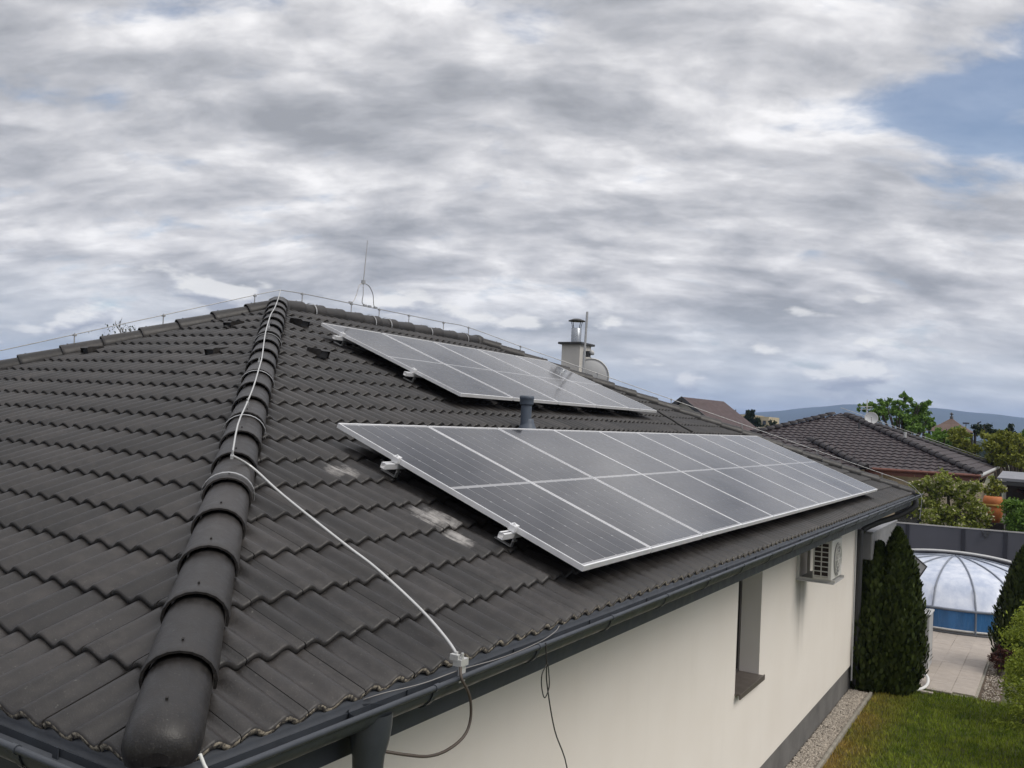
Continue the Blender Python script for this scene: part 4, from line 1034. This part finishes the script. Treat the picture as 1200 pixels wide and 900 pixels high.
# the arch band dividing both halves
m = MB(); vs = []; 
for i in range(41):
    s_ = -1 + i / 20; f = abs(s_); z = dz(f); x = PCX + PR * 1.02 * s_
    for dy, h_ in ((-.16, .03), (-.16, .10), (.16, .10), (.16, .03)): vs.append((x, PCY + .1 + dy, z + h_))
m.add(vs, [(i * 4 + j, i * 4 + (j + 1) % 4, (i + 1) * 4 + (j + 1) % 4, (i + 1) * 4 + j) for i in range(40) for j in range(4)], 0)
part(m, 'arch', GREYP, pool)
m = MB().tube([(PCX + PR * 1.02 * (-1 + i / 20), PCY - .07, dz(abs(-1 + i / 20)) + .045) for i in range(41)], .035, 6); part(m, 'arch_seal', FENCE_P, pool)

# fence at the back
fe = thing('garden_fence', 'anthracite panel fence with slim dark posts and a pale cap behind the pool', 'fence', (-2.1, 31, 0))
fx = [-5.25, -3.70, -2.13, -.99, .40, 1.80]
fy = lambda x: 31.0 + (x + 2.1) * .16
for a, b in zip(fx, fx[1:]):
    c = Vector(((a + b) / 2, fy((a + b) / 2), 1.03)); hx = Vector(((b - a) / 2 - .045, (fy(b) - fy(a)) / 2, 0))
    part(MB().obox(c, hx, (0, .012, 0), (0, 0, 1.0)), 'fence_panel', FENCE, fe)
    part(MB().obox(Vector((c.x, c.y, 2.05)), Vector(((b - a) / 2, (fy(b) - fy(a)) / 2, 0)), (0, .035, 0), (0, 0, .018)), 'cap_rail', FENCE_C, fe)
for a in fx: part(MB().box((a - .055, fy(a) - .05, 0), (a + .055, fy(a) + .03, 2.03)), 'fence_post', FENCE_P, fe)
lampf = thing('garden_lamp', 'small black garden lamp fixed high on the fence panel', 'lamp', (-1.52, 31.0, 1.95))
part(MB().obox((-1.52, 31.02, 1.96), (.10, 0, 0), (0, .05, 0), (0, 0, .03)).obox((-1.52, 30.98, 1.90), (.06, 0, 0), (0, .03, 0), (0, 0, .05)), 'housing', DARKM, lampf); part(MB().tube([(-1.52, 31.02, 1.96), (-1.52, 31.07, 1.97)], .015, 6), 'arm', DARKM, lampf)

# ------------------------------------------------------------------ behind the fence
# neighbour's house
nx0, nx1, ny0, ny1, nze, nza = -15.0, -2.15, 38.4, 52.5, 3.5, 5.83
nb_ = thing('neighbour_house', 'neighbouring bungalow with brown hipped tile roof and red brown fascia', 'house', (-8.6, 45, 0))
AP = Vector((-8.6, 45.2, nza))
Cs = [Vector((nx1, ny0, nze)), Vector((nx0, ny0, nze)), Vector((nx0, ny1, nze)), Vector((nx1, ny1, nze))]
part(MB().box((nx0 + .7, ny0 + .7, -.1), (nx1 - .75, ny1 - .7, 3.35)), 'wall', NWALL, nb_)
m = MB(); m.add(Cs + [AP], [(1, 0, 4), (2, 1, 4), (3, 2, 4), (0, 3, 4)]); m.v = [(x, y, z - .09) for x, y, z in m.v]; nroof = part(m, 'roof', NCAP, nb_)
part(MB().box((nx0, ny0 + .02, 3.22), (nx1 - .03, ny0 + .06, 3.44)), 'fascia', NRED, nb_)
part(MB().box((nx1 - .10, ny0 + .061, 3.24), (nx1 - .05, ny1, 3.44)), 'fascia', NRED, nb_)
part(MB().tube([(nx1 + .05, ny0 - .05, 3.46), (nx1 + .05, ny1 + .1, 3.46)], .07, 8), 'gutter', GREYP, nb_)
part(MB().tube([(nx0, ny0 - .06, 3.44), (nx1 + .05, ny0 - .06, 3.44)], .06, 8), 'gutter', NRED, nb_)
part(MB().tube([(nx1 - .05, ny0 + .1, 3.4), (nx1 - .45, ny0 + .55, 3.1), (nx1 - .6, ny0 + .62, .1)], .06, 8), 'downpipe', WHITEP, nb_)
part(MB().tube([(-2.42, ny0 + .3, 3.4), (-2.42, ny0 + .3, 2.4)], .09, 8), 'post', WHITEP, nb_)
part(MB().box((nx0, ny0 + .07, 3.35), (nx1 - .11, ny1, 3.38)), 'soffit', NRED, nb_)
part(MB().box((-5.2, ny0 + .66, 1.2), (-4.2, ny0 + .69, 2.4)), 'window', GLASS, nb_)
def sheet(A, B, C, name, mat, parent, tw=.30, ga=.36, segs=4, amp=.022, step=.035):
    # stepped wavy tile courses over the triangle A B (eave) C (apex), with its edges cut
    U = (B - A).normalized(); Nn = (B - A).cross(C - A).normalized()
    if Nn.z < 0: Nn = -Nn
    V = Nn.cross(U)
    if V.z < 0: V = -V
    W_ = (B - A).length; H_ = (C - A).dot(V); rows = int(H_ / ga) + 1; cols = int(W_ / tw) + 1
    vs = []; fs = []
    us = [k * tw / segs for k in range(cols * segs + 1)]
    prw = [amp * (math.cos(2 * PI * (k % segs) / segs)) for k in range(len(us))]
    eL = (C - A); eR = (C - B)
    for r in range(rows):
        v0, v1 = r * ga, min((r + 1) * ga, H_)
        umin, umax = v0 * eL.dot(U) / H_, W_ + v0 * eR.dot(U) / H_
        um1, uM1 = v1 * eL.dot(U) / H_, W_ + v1 * eR.dot(U) / H_
        lo, hi = min(umin, um1), max(umax, uM1)
        for k in range(len(us) - 1):
            if us[k] < max(umin, um1) - tw or us[k + 1] > min(umax, uM1) + tw: continue
            def P_(u, v, h):
                a_ = v * eL.dot(U) / H_; b_ = W_ + v * eR.dot(U) / H_
                return A + U * min(max(u, a_), b_) + V * v + Nn * h
            b = len(vs); h0, h1 = prw[k], prw[k + 1]
            vs += [P_(us[k], v0, h0), P_(us[k + 1], v0, h1), P_(us[k + 1], v1, h1 - step), P_(us[k], v1, h0 - step), P_(us[k], v0, h0 - step), P_(us[k + 1], v0, h1 - step)]
            fs += [(b, b + 1, b + 2, b + 3), (b + 4, b + 5, b + 1, b)]
    mb = MB(); mb.add(vs, fs); o = part(mb, name, mat, parent); tag(o, kind='stuff'); return o
sheet(Cs[1], Cs[0], AP, 'roof_tiles', NTILE, nroof)
sheet(Cs[0], Cs[3], AP, 'roof_tiles', NTILE, nroof)
def capline(A, B, parent, sp=.42, r=.15, mat=NCAP, name='hip_cap', holder_=True):
    A, B = Vector(A), Vector(B); L = (B - A).length; dv = (B - A) / L; n = int(L / sp)
    side = dv.cross(Vector((0, 0, 1))).normalized(); up = side.cross(dv)
    mb = MB(); K = 7
    for st_, (rr_, hh_) in ((0, (r, .16)), (sp * 1.05, (r * .82, .12))):
        for i in range(K + 1): a = PI * i / K; mb.v.append((rr_ * math.cos(a), st_, hh_ * math.sin(a)))
    for i in range(K): mb.f.append((i + 1, i, K + 1 + i, K + 2 + i)); mb.m.append(0); mb.sm.append(True)
    mb.f.append(tuple(range(K + 1))); mb.m.append(0); mb.sm.append(False)
    me = mb.mesh(name, mat)
    for k in range(n):
        pos = A + dv * k * sp
        o = bpy.data.objects.new(name, me); COL.objects.link(o); o.parent = parent
        o.matrix_basis = Matrix(((side.x, dv.x, up.x, pos.x), (side.y, dv.y, up.y, pos.y), (side.z, dv.z, up.z, pos.z), (0, 0, 0, 1)))
capline(Cs[0], AP, nroof); capline(Cs[1], AP, nroof); capline(Cs[3], AP, nroof)
part(MB().tube([Cs[3] + Vector((0, 0, .22)), AP + Vector((0, 0, .24))], .012, 5), 'lightning_wire', WIREM, nb_)
# its projecting wing with a lower hipped end
wg = [Vector((-6.0, 36.9, 3.5)), Vector((-12.5, 36.9, 3.5)), Vector((-12.5, 40.5, 3.5)), Vector((-6.0, 40.5, 3.5))]; wa = Vector((-9.0, 39.6, 4.6)) 
mwing = MB().add([Vector(v) - Vector((0, 0, .06)) for v in wg] + [wa - Vector((0, 0, .06))], [(1, 0, 4), (2, 1, 4), (3, 2, 4), (0, 3, 4)]); wroof = part(mwing, 'wing_roof', NCAP, nb_)
sheet(wg[1], wg[0], wa, 'roof_tiles', NTILE, wroof); sheet(wg[0], wg[3], wa, 'roof_tiles', NTILE, wroof)
capline(wg[0], wa, wroof)
part(MB().box((-12.2, 37.2, 0), (-6.3, 39.05, 3.4)), 'wing_wall', NWALL, nb_)
part(MB().tube([(-7.2, 42.1, 5.05), (-7.2, 42.1, 5.35)], .05, 6), 'roof_vent', DARKM, nb_)
part(MB().tube([(-5.35, 42.6, 4.7), (-5.35, 42.6, 5.02)], .06, 8), 'roof_vent', GREYP, nb_)
dish('satellite_dish', 'small white satellite dish on the brown neighbouring roof near its apex', (-7.35, 46.2, 5.62), .30, math.radians(10), math.radians(75))
pA = thing('antenna_mast', 'thin antenna mast with a crossbar rising above the brown neighbouring roof', 'mast', (-7.6, 46.4, 5.3))
part(MB().tube([(-7.6, 46.4, 5.3), (-7.6, 46.4, 6.55)], .025, 6), 'pole', WHITEP, pA); part(MB().tube([(-7.95, 46.4, 6.2), (-7.35, 46.4, 6.2)], .02, 6).tube([(-7.95, 46.4, 6.05), (-7.35, 46.4, 6.1)], .012, 6), 'crossbar', WHITEP, pA)
# bushes and pot behind the fence
shrub((-2.75, 33.2, 0), [(-.7, 0, 2.9, .62), (-.1, .1, 3.25, .60), (.55, 0, 3.0, .62), (-.4, -.2, 2.2, .7), (.4, -.2, 2.1, .7), (.95, .1, 2.4, .5)], .065, L_OLV, 8000, 'olive green bush with pale blossom just behind the left part of the fence', 'bush', 'flowering_bush', 21, .5, mat2=L_CRM, n2=700)
shrub((-.35, 33.6, 0), [(-.5, 0, 2.5, .55), (.2, 0, 2.7, .6), (-.1, -.2, 1.9, .7), (.8, 0, 2.5, .7)], .06, L_GRN, 7000, 'rich green bush behind the fence at the right edge of the photo', 'bush', 'green_bush', 22, .5)
shrub((-1.45, 34.6, 0), [(0, 0, 3.15, .35), (.05, 0, 2.75, .30), (-.05, 0, 3.4, .22)], .05, L_YEL, 1700, 'small yellow green plant growing above the orange pot', 'plant', 'potted_plant', 23, .5, mat2=L_CRM, n2=150)
op = thing('orange_barrel', 'orange terracotta barrel pot standing behind the fence', 'pot', (-1.5, 34.3, 2.1))
m = MB().lathe([(.20, 2.05), (.27, 2.15), (.31, 2.35), (.31, 2.5), (.29, 2.62), (.31, 2.64), (.30, 2.78), (.27, 2.92), (.24, 2.93), (.24, 2.85), (0, 2.85)], (-1.5, 34.3, 0), 20); part(m, 'pot', TERR, op)
part(MB().lathe([(.315, 2.60), (.325, 2.62), (.325, 2.65), (.315, 2.67)], (-1.5, 34.3, 0), 20), 'band', pbr('band_yellow', (.45, .25, .06), .7), op)
bevel(tag(MB().box((-1.85, 34.0, 0), (-1.15, 34.6, 2.05)).build('garden_pillar', RUST), 'dark low pillar carrying the orange pot behind the fence', 'pillar'), .02)
bevel(tag(MB().box((-2.75, 34.75, 0), (-1.78, 34.95, 3.3)).build('garden_wall', NWALL), 'cream rendered garden wall piece behind the bush and fence', 'wall'), .02)
cp = thing('carport', 'dark carport with a flat pale grey roof at the right edge of the photo', 'carport', (-.5, 37, 0))
part(MB().add([(-1.45, 35.7, 3.52), (1.8, 34.9, 3.50), (2.0, 39.5, 3.62), (-1.45, 40.4, 3.64), (-1.45, 35.7, 3.42), (1.8, 34.9, 3.40), (2.0, 39.5, 3.52), (-1.45, 40.4, 3.54)], [(0, 1, 2, 3), (7, 6, 5, 4), (0, 4, 5, 1), (1, 5, 6, 2), (2, 6, 7, 3), (3, 7, 4, 0)]), 'roof_sheet', pbr('carport_sheet', (0.20, 0.20, 0.22), .5), cp)
part(MB().add([(-1.46, 35.66, 3.40), (1.8, 34.86, 3.38), (1.8, 34.86, 3.26), (-1.46, 35.66, 3.28)], [(3, 2, 1, 0)]), 'fascia', DARKM, cp)
for x, y in ((-1.35, 35.8), (1.6, 35.1), (-1.35, 40.1)): part(MB().box((x - .05, y - .05, 0), (x + .05, y + .05, 3.4)), 'post', WHITEP if y > 36 else DARKM, cp)
part(MB().box((-1.3, 40.0, 0), (2.0, 40.1, 3.5)), 'back_wall', RUST, cp)
shrub((-.6, 37.2, 0), [(.0, 0, 3.05, .22), (.5, 0, 3.0, .28), (.9, 0, 2.9, .25)], .05, L_RED, 900, 'red leaved plant in the dark under the carport roof', 'plant', 'red_plant', 24)

# trees beyond
def tree(base, top, blobs, mat, n, leafsz, label, seed, name='tree', cat='tree'):
    shrub(base, blobs, leafsz, mat, n, label, cat, name, seed, .3)
rT = random.Random(77)
def crown(w_, h_, zc_, k, rmin, rmax, seed, dpt=1.0):
    r_ = random.Random(seed); out = []
    for _ in range(k):
        a = r_.uniform(0, 6.28); rad = math.sqrt(r_.random()); x = w_ * rad * math.cos(a); y = dpt * w_ * rad * math.sin(a); z = zc_ + h_ * r_.uniform(-1, 1) * math.sqrt(max(0, 1 - rad * rad * .8))
        out.append((x, y, z, r_.uniform(rmin, rmax)))
    return out
tree((-7.9, 60, 0), 7.5, crown(1.9, 1.1, 6.0, 26, .35, .65, 31) + [(-.9, 0, 7.0, .45), (.25, 0, 7.25, .4), (1.3, 0, 6.9, .4), (-2.1, 0, 6.55, .4)], L_GRN, 11000, .11, 'fresh green tree rising behind the brown neighbouring roof', 31, 'broadleaf_tree')
tree((-5.4, 57, 0), 5.8, crown(1.3, .7, 4.7, 10, .35, .6, 32), L_GRN, 4000, .10, 'low green tree between the neighbouring roof edge and the gazebo', 32, 'broadleaf_tree')
tree((-3.1, 52.6, 0), 5.5, crown(1.25, .95, 4.35, 14, .35, .65, 33), L_YEL, 7500, .09, 'yellow green fruit tree in front of the gazebo', 33, 'fruit_tree')
tree((-1.2, 50.5, 0), 5.5, crown(1.4, 1.1, 4.2, 16, .4, .7, 34), L_YEL, 9000, .09, 'wide yellow green fruit tree at the right edge above the carport', 34, 'fruit_tree')
tree((.6, 55, 0), 5.5, crown(1.6, 1.2, 4.4, 14, .4, .7, 35), L_OLV, 7000, .10, 'olive toned tree cut by the right edge, behind the fruit trees', 35, 'broadleaf_tree')
tree((-2.4, 60, 0), 6, crown(1.1, .8, 5.1, 9, .35, .6, 36), L_DRK, 4000, .10, 'dark bush like tree showing above the right fruit trees', 36, 'broadleaf_tree')
tree((.0, 66, 0), 6, crown(2.2, .7, 5.3, 14, .4, .8, 38), L_GRN, 6000, .12, 'distant green tree at the right edge below the mountains', 38, 'broadleaf_tree')
tree((-4.4, 46.5, 0), 5, crown(.8, .6, 2.6, 5, .3, .5, 37), L_GRN, 1500, .08, 'green shrub beside the right wall of the neighbouring house', 37, 'garden_shrub', 'shrub')
# gazebo
gz_ = thing('gazebo', 'open gazebo with a brown pyramid roof and a small finial', 'gazebo', (-5.9, 68, 0))
GA = Vector((-5.62, 68.0, 6.30)); g4 = [Vector((-7.2, 66.2, 5.33)), Vector((-4.2, 66.2, 5.33)), Vector((-4.2, 69.6, 5.33)), Vector((-7.2, 69.6, 5.33))]
mid = [p_ + (GA - p_) * .62 + Vector((0, 0, -.07)) for p_ in g4]
m = MB().add(g4 + mid + [GA], [(0, 1, 5, 4), (1, 2, 6, 5), (2, 3, 7, 6), (3, 0, 4, 7), (4, 5, 8), (5, 6, 8), (6, 7, 8), (7, 4, 8), (3, 2, 1, 0)]); part(m, 'roof', BROWNR, gz_)
for p_ in g4: part(MB().box((p_.x * .97 - .17 - .08, p_.y - .08, 0), (p_.x * .97 - .17 + .08, p_.y + .08, 5.32)), 'post', RUST, gz_)
part(MB().lathe([(.12, 6.25), (.10, 6.40), (.04, 6.46), (.04, 6.50), (.14, 6.56), (.05, 6.62), (0, 6.7)], (GA.x, GA.y, 0), 10), 'finial', DARKM, gz_)
part(MB().box((-6.6, 67.5, 3.9), (-4.6, 69.4, 5.2)), 'dark_interior', RUST, gz_)
wvn = thing('weather_vane', 'small dark roof ornament leaning above the fruit trees right of the gazebo', 'roof ornament', (-4.1, 68, 4.5))
part(MB().tube([(-4.15, 68, 4.6), (-4.1, 68, 5.55), (-3.95, 68, 6.05)], .05, 6).obox((-3.93, 68, 6.05), (.12, 0, .06), (0, .04, 0), (0, 0, .04)), 'vane', DARKM, wvn)
part(MB().tube([(-4.75, 68, 4.6), (-4.72, 68, 5.95)], .03, 6).obox((-4.72, 68, 5.97), (.2, 0, 0), (0, .05, 0), (0, 0, .05)), 'crossbar', DARKM, wvn)
rh = thing('red_roof_house', 'small distant house with an orange brown roof at the far right edge', 'house', (0, 78, 0))
part(MB().add([(-1.6, 78, 5.5), (3, 78, 5.5), (2.0, 80, 6.3), (-.9, 80, 6.3), (-1.6, 82, 5.5), (3, 82, 5.5)], [(0, 1, 2, 3), (5, 4, 3, 2), (4, 0, 3), (1, 5, 2)]), 'roof', TERR, rh); part(MB().box((-1.3, 78.3, 0), (2.8, 81.8, 5.5)), 'wall', NWALL, rh); part(MB().box((-.6, 78.27, 4.2), (.2, 78.3, 5.0)), 'window', GLASS, rh)

# maroon gabled house
mh = thing('maroon_house', 'distant gabled house with a maroon roof and pale grey gable wall', 'house', (-22.5, 66, 0))
A_ = pix(799, 465, 63.0); B_ = pix(848, 471, 70.0)
A_ = Vector(A_); B_ = Vector(B_); B_.z = A_.z - .02
E1 = Vector(pix(836, 503, 60.2)); E2 = E1 + (B_ - A_)
rd = (B_ - A_).normalized(); dn = E1 - A_
lat = Vector((rd.y, -rd.x, 0)).normalized()
if lat.dot(dn) < 0: lat = -lat
wd_ = 4.2; dp_ = 2.9
R1, R2 = A_ + lat * wd_ - Vector((0, 0, dp_)), B_ + lat * (wd_ - .0) - Vector((0, 0, dp_)); L1, L2 = A_ - lat * wd_ - Vector((0, 0, dp_)), B_ - lat * wd_ - Vector((0, 0, dp_))
tk = Vector((0, 0, -.18))
m = MB().add([A_, B_, R2, R1, A_ + tk, B_ + tk, R2 + tk, R1 + tk], [(0, 3, 2, 1), (4, 5, 6, 7), (0, 4, 7, 3), (3, 7, 6, 2), (1, 2, 6, 5)], 0)
m.add([A_, B_, L2, L1, A_ + tk, B_ + tk, L2 + tk, L1 + tk], [(0, 1, 2, 3), (7, 6, 5, 4), (3, 7, 4, 0), (2, 6, 7, 3), (5, 6, 2, 1)], 0); mroof = part(m, 'roof', MAROON, mh)
ins = rd * .45
a_, b_ = A_ + ins - Vector((0, 0, .25)), B_ - ins - Vector((0, 0, .25)); dd = (wd_ - .5) / wd_
w1, w2, w3, w4 = a_ + (lat * wd_ - Vector((0, 0, dp_))) * dd, b_ + (lat * wd_ - Vector((0, 0, dp_))) * dd, b_ + (-lat * wd_ - Vector((0, 0, dp_))) * dd, a_ + (-lat * wd_ - Vector((0, 0, dp_))) * dd
g = lambda v: Vector((v.x, v.y, 0))
m = MB().add([w1, w2, w3, w4, g(w1), g(w2), g(w3), g(w4), a_, b_], [(4, 5, 1, 0), (6, 7, 3, 2), (7, 4, 0, 8, 3), (5, 6, 2, 9, 1)]); part(m, 'wall', NWHITE, mh)
for s_ in (1, -1): part(MB().obox(A_ + (lat * s_ * wd_ - Vector((0, 0, dp_))) / 2 - rd * .03 - Vector((0, 0, .12)), (lat * s_ * wd_ - Vector((0, 0, dp_))) / 2, rd * .03, (0, 0, .16)), 'barge_board', DARKM, mh)
# cream villa with terrace wall
vl = thing('cream_villa', 'distant cream flat roofed villa with a dark window and terrace posts', 'villa', (-30, 110, 0))
def vbox(x0, y0, x1, y1, D_, dep, name, mat, par=vl):
    a = pix(x0, y1, D_); b = pix(x1, y0, D_); m = MB().box((a.x, D_, min(a.z, b.z)), (b.x, D_ + dep, max(a.z, b.z))); return part(m, name, mat, par)
vbox(851, 486, 880, 520, 110, 6, 'wall', VILLA); vbox(884, 488.5, 901, 520, 109, 5, 'tower', VILLA); vbox(893.5, 493, 897.5, 499, 108.9, .08, 'window', GLASS)
vbox(868, 499, 912, 520, 105, .4, 'terrace_wall', VILLA); vbox(870, 500.5, 890, 501.6, 104.7, .4, 'terrace_coping', NWHITE)
for k, x in enumerate((873, 880, 887)): vbox(x, 495.5, x + 3, 500, 105.05, .3, 'terrace_post', NWHITE)
vbox(855, 483.5, 857.5, 486, 111, .8, 'chimney', NRED); vbox(861, 480, 862, 486, 111, .3, 'roof_pipe', DARKM)
b_ = pix(879, 489, 98)
tree((b_.x, 98, 0), 7, [(-.1, 0, b_.z - .1, .65), (.45, 0, b_.z - .35, .65), (-.7, 0, b_.z - .5, .6), (.05, 0, b_.z + .35, .60), (.3, 0, b_.z + .7, .30), (.8, 0, b_.z - .7, .5), (-.2, 0, b_.z - .9, .8)], L_DRK, 6500, .12, 'dark round tree in front of the distant cream villa', 41, 'round_tree')
for x_, y_, D_, s_, ml, lb in ((905, 497, 100, .7, L_DRK, 'dark bush right of the distant cream villa'), (915, 501, 90, .8, L_GRN, 'green bush between the cream villa and the neighbouring roof'), (868, 500, 90, .6, L_DRK, 'dark bush left of the round tree by the villa'), (925, 503, 80, .8, L_DRK, 'dark bush beside the left end of the neighbouring roof')):
    b_ = pix(x_, y_, D_); tree((b_.x, D_, 0), 4, [(0, 0, b_.z - .2, s_), (s_, 0, b_.z - .4, s_ * .8), (-s_, 0, b_.z - .5, s_ * .8)], ml, 1400, .10, lb, int(x_), 'bush', 'bush')
# far town wood seen as one mass on the plain below the mountains
m = MB(); rr = random.Random(9)
for _ in range(900):
    y_ = rr.uniform(160, 900); x_ = rr.uniform(-.75, .18) * y_; r_ = rr.uniform(2.0, 4.5); zc = rr.uniform(1.0, 3.2); ns = 7
    vs = [(x_, y_, zc + r_ * .8)]
    for j in range(1, 3):
        for i in range(ns): a = 2 * PI * i / ns + j; q_ = rr.uniform(.75, 1.2); vs.append((x_ + r_ * q_ * math.sin(j * .9) * math.cos(a), y_ + r_ * q_ * math.sin(j * .9) * math.sin(a), zc + r_ * .8 * math.cos(j * .9) * q_))
    fs = [(0, 1 + i, 1 + (i + 1) % ns) for i in range(ns)] + [(1 + i, 1 + ns + i, 1 + ns + (i + 1) % ns, 1 + (i + 1) % ns) for i in range(ns)]
    m.add(vs, fs)
tag(m.build('distant_trees', L_DRK), 'mass of distant trees on the plain below the mountains', 'trees', kind='stuff')
# bare tree top over the left hip
bt = thing('bare_tree', 'bare branched tree top showing above the left hip of the roof', 'tree', (-35.8, 25, 0))
rr = random.Random(15); m = MB()
top = Vector((-35.8, 25, 7.3))
part(MB().tube([(-35.8, 25, 0), (-35.85, 25, 4), top], .15, 8, rs=[.2, .15, .08]), 'trunk', BARK, bt)
def branch(p, dr, L, r, dep):
    e_ = p + dr * L; m.tube([p, p + dr * L * .5 + Vector((rr.uniform(-.05, .05), 0, rr.uniform(-.03, .05))), e_], r, 5, rs=[r, r * .8, r * .5], caps=False)
    if dep:
        for _ in range(3): branch(p + dr * L * rr.uniform(.4, 1), (dr + Vector((rr.uniform(-.8, .8), rr.uniform(-.6, .6), rr.uniform(-.2, .6)))).normalized(), L * rr.uniform(.4, .65), r * .6, dep - 1)
for a in (-1.3, -.9, -.35, .1, .5, 1.0, 1.35): branch(top - Vector((0, 0, .3)), Vector((math.sin(a), rr.uniform(-.3, .3), math.cos(a) * .9)).normalized(), rr.uniform(.55, .9), .03, 2)
part(m, 'branches', BARK, bt)
m = MB()
for _ in range(260): leaf(m, top + Vector((rr.gauss(0, .7), rr.gauss(0, .4), rr.uniform(-.2, .8))), .05, 0, .5, rr)
part(m, 'foliage', L_DRK, bt)

# ------------------------------------------------------------------ haze: the air itself
hz = MB().box((-9500, -2500, -1.2), (9500, 9990, 135)).build('haze', [])
hm = bpy.data.materials.new('haze_air'); hm.use_nodes = True; t = NT(hm.node_tree); t.n.clear()
pv = t.add('ShaderNodeVolumePrincipled', {'Color': (.42, .60, 1.0, 1), 'Density': 0.00024, 'Anisotropy': 0.2})
t.add('ShaderNodeOutputMaterial', {'Volume': pv.outputs[0]})
hz.data.materials.append(hm); tag(hz, kind='stuff')
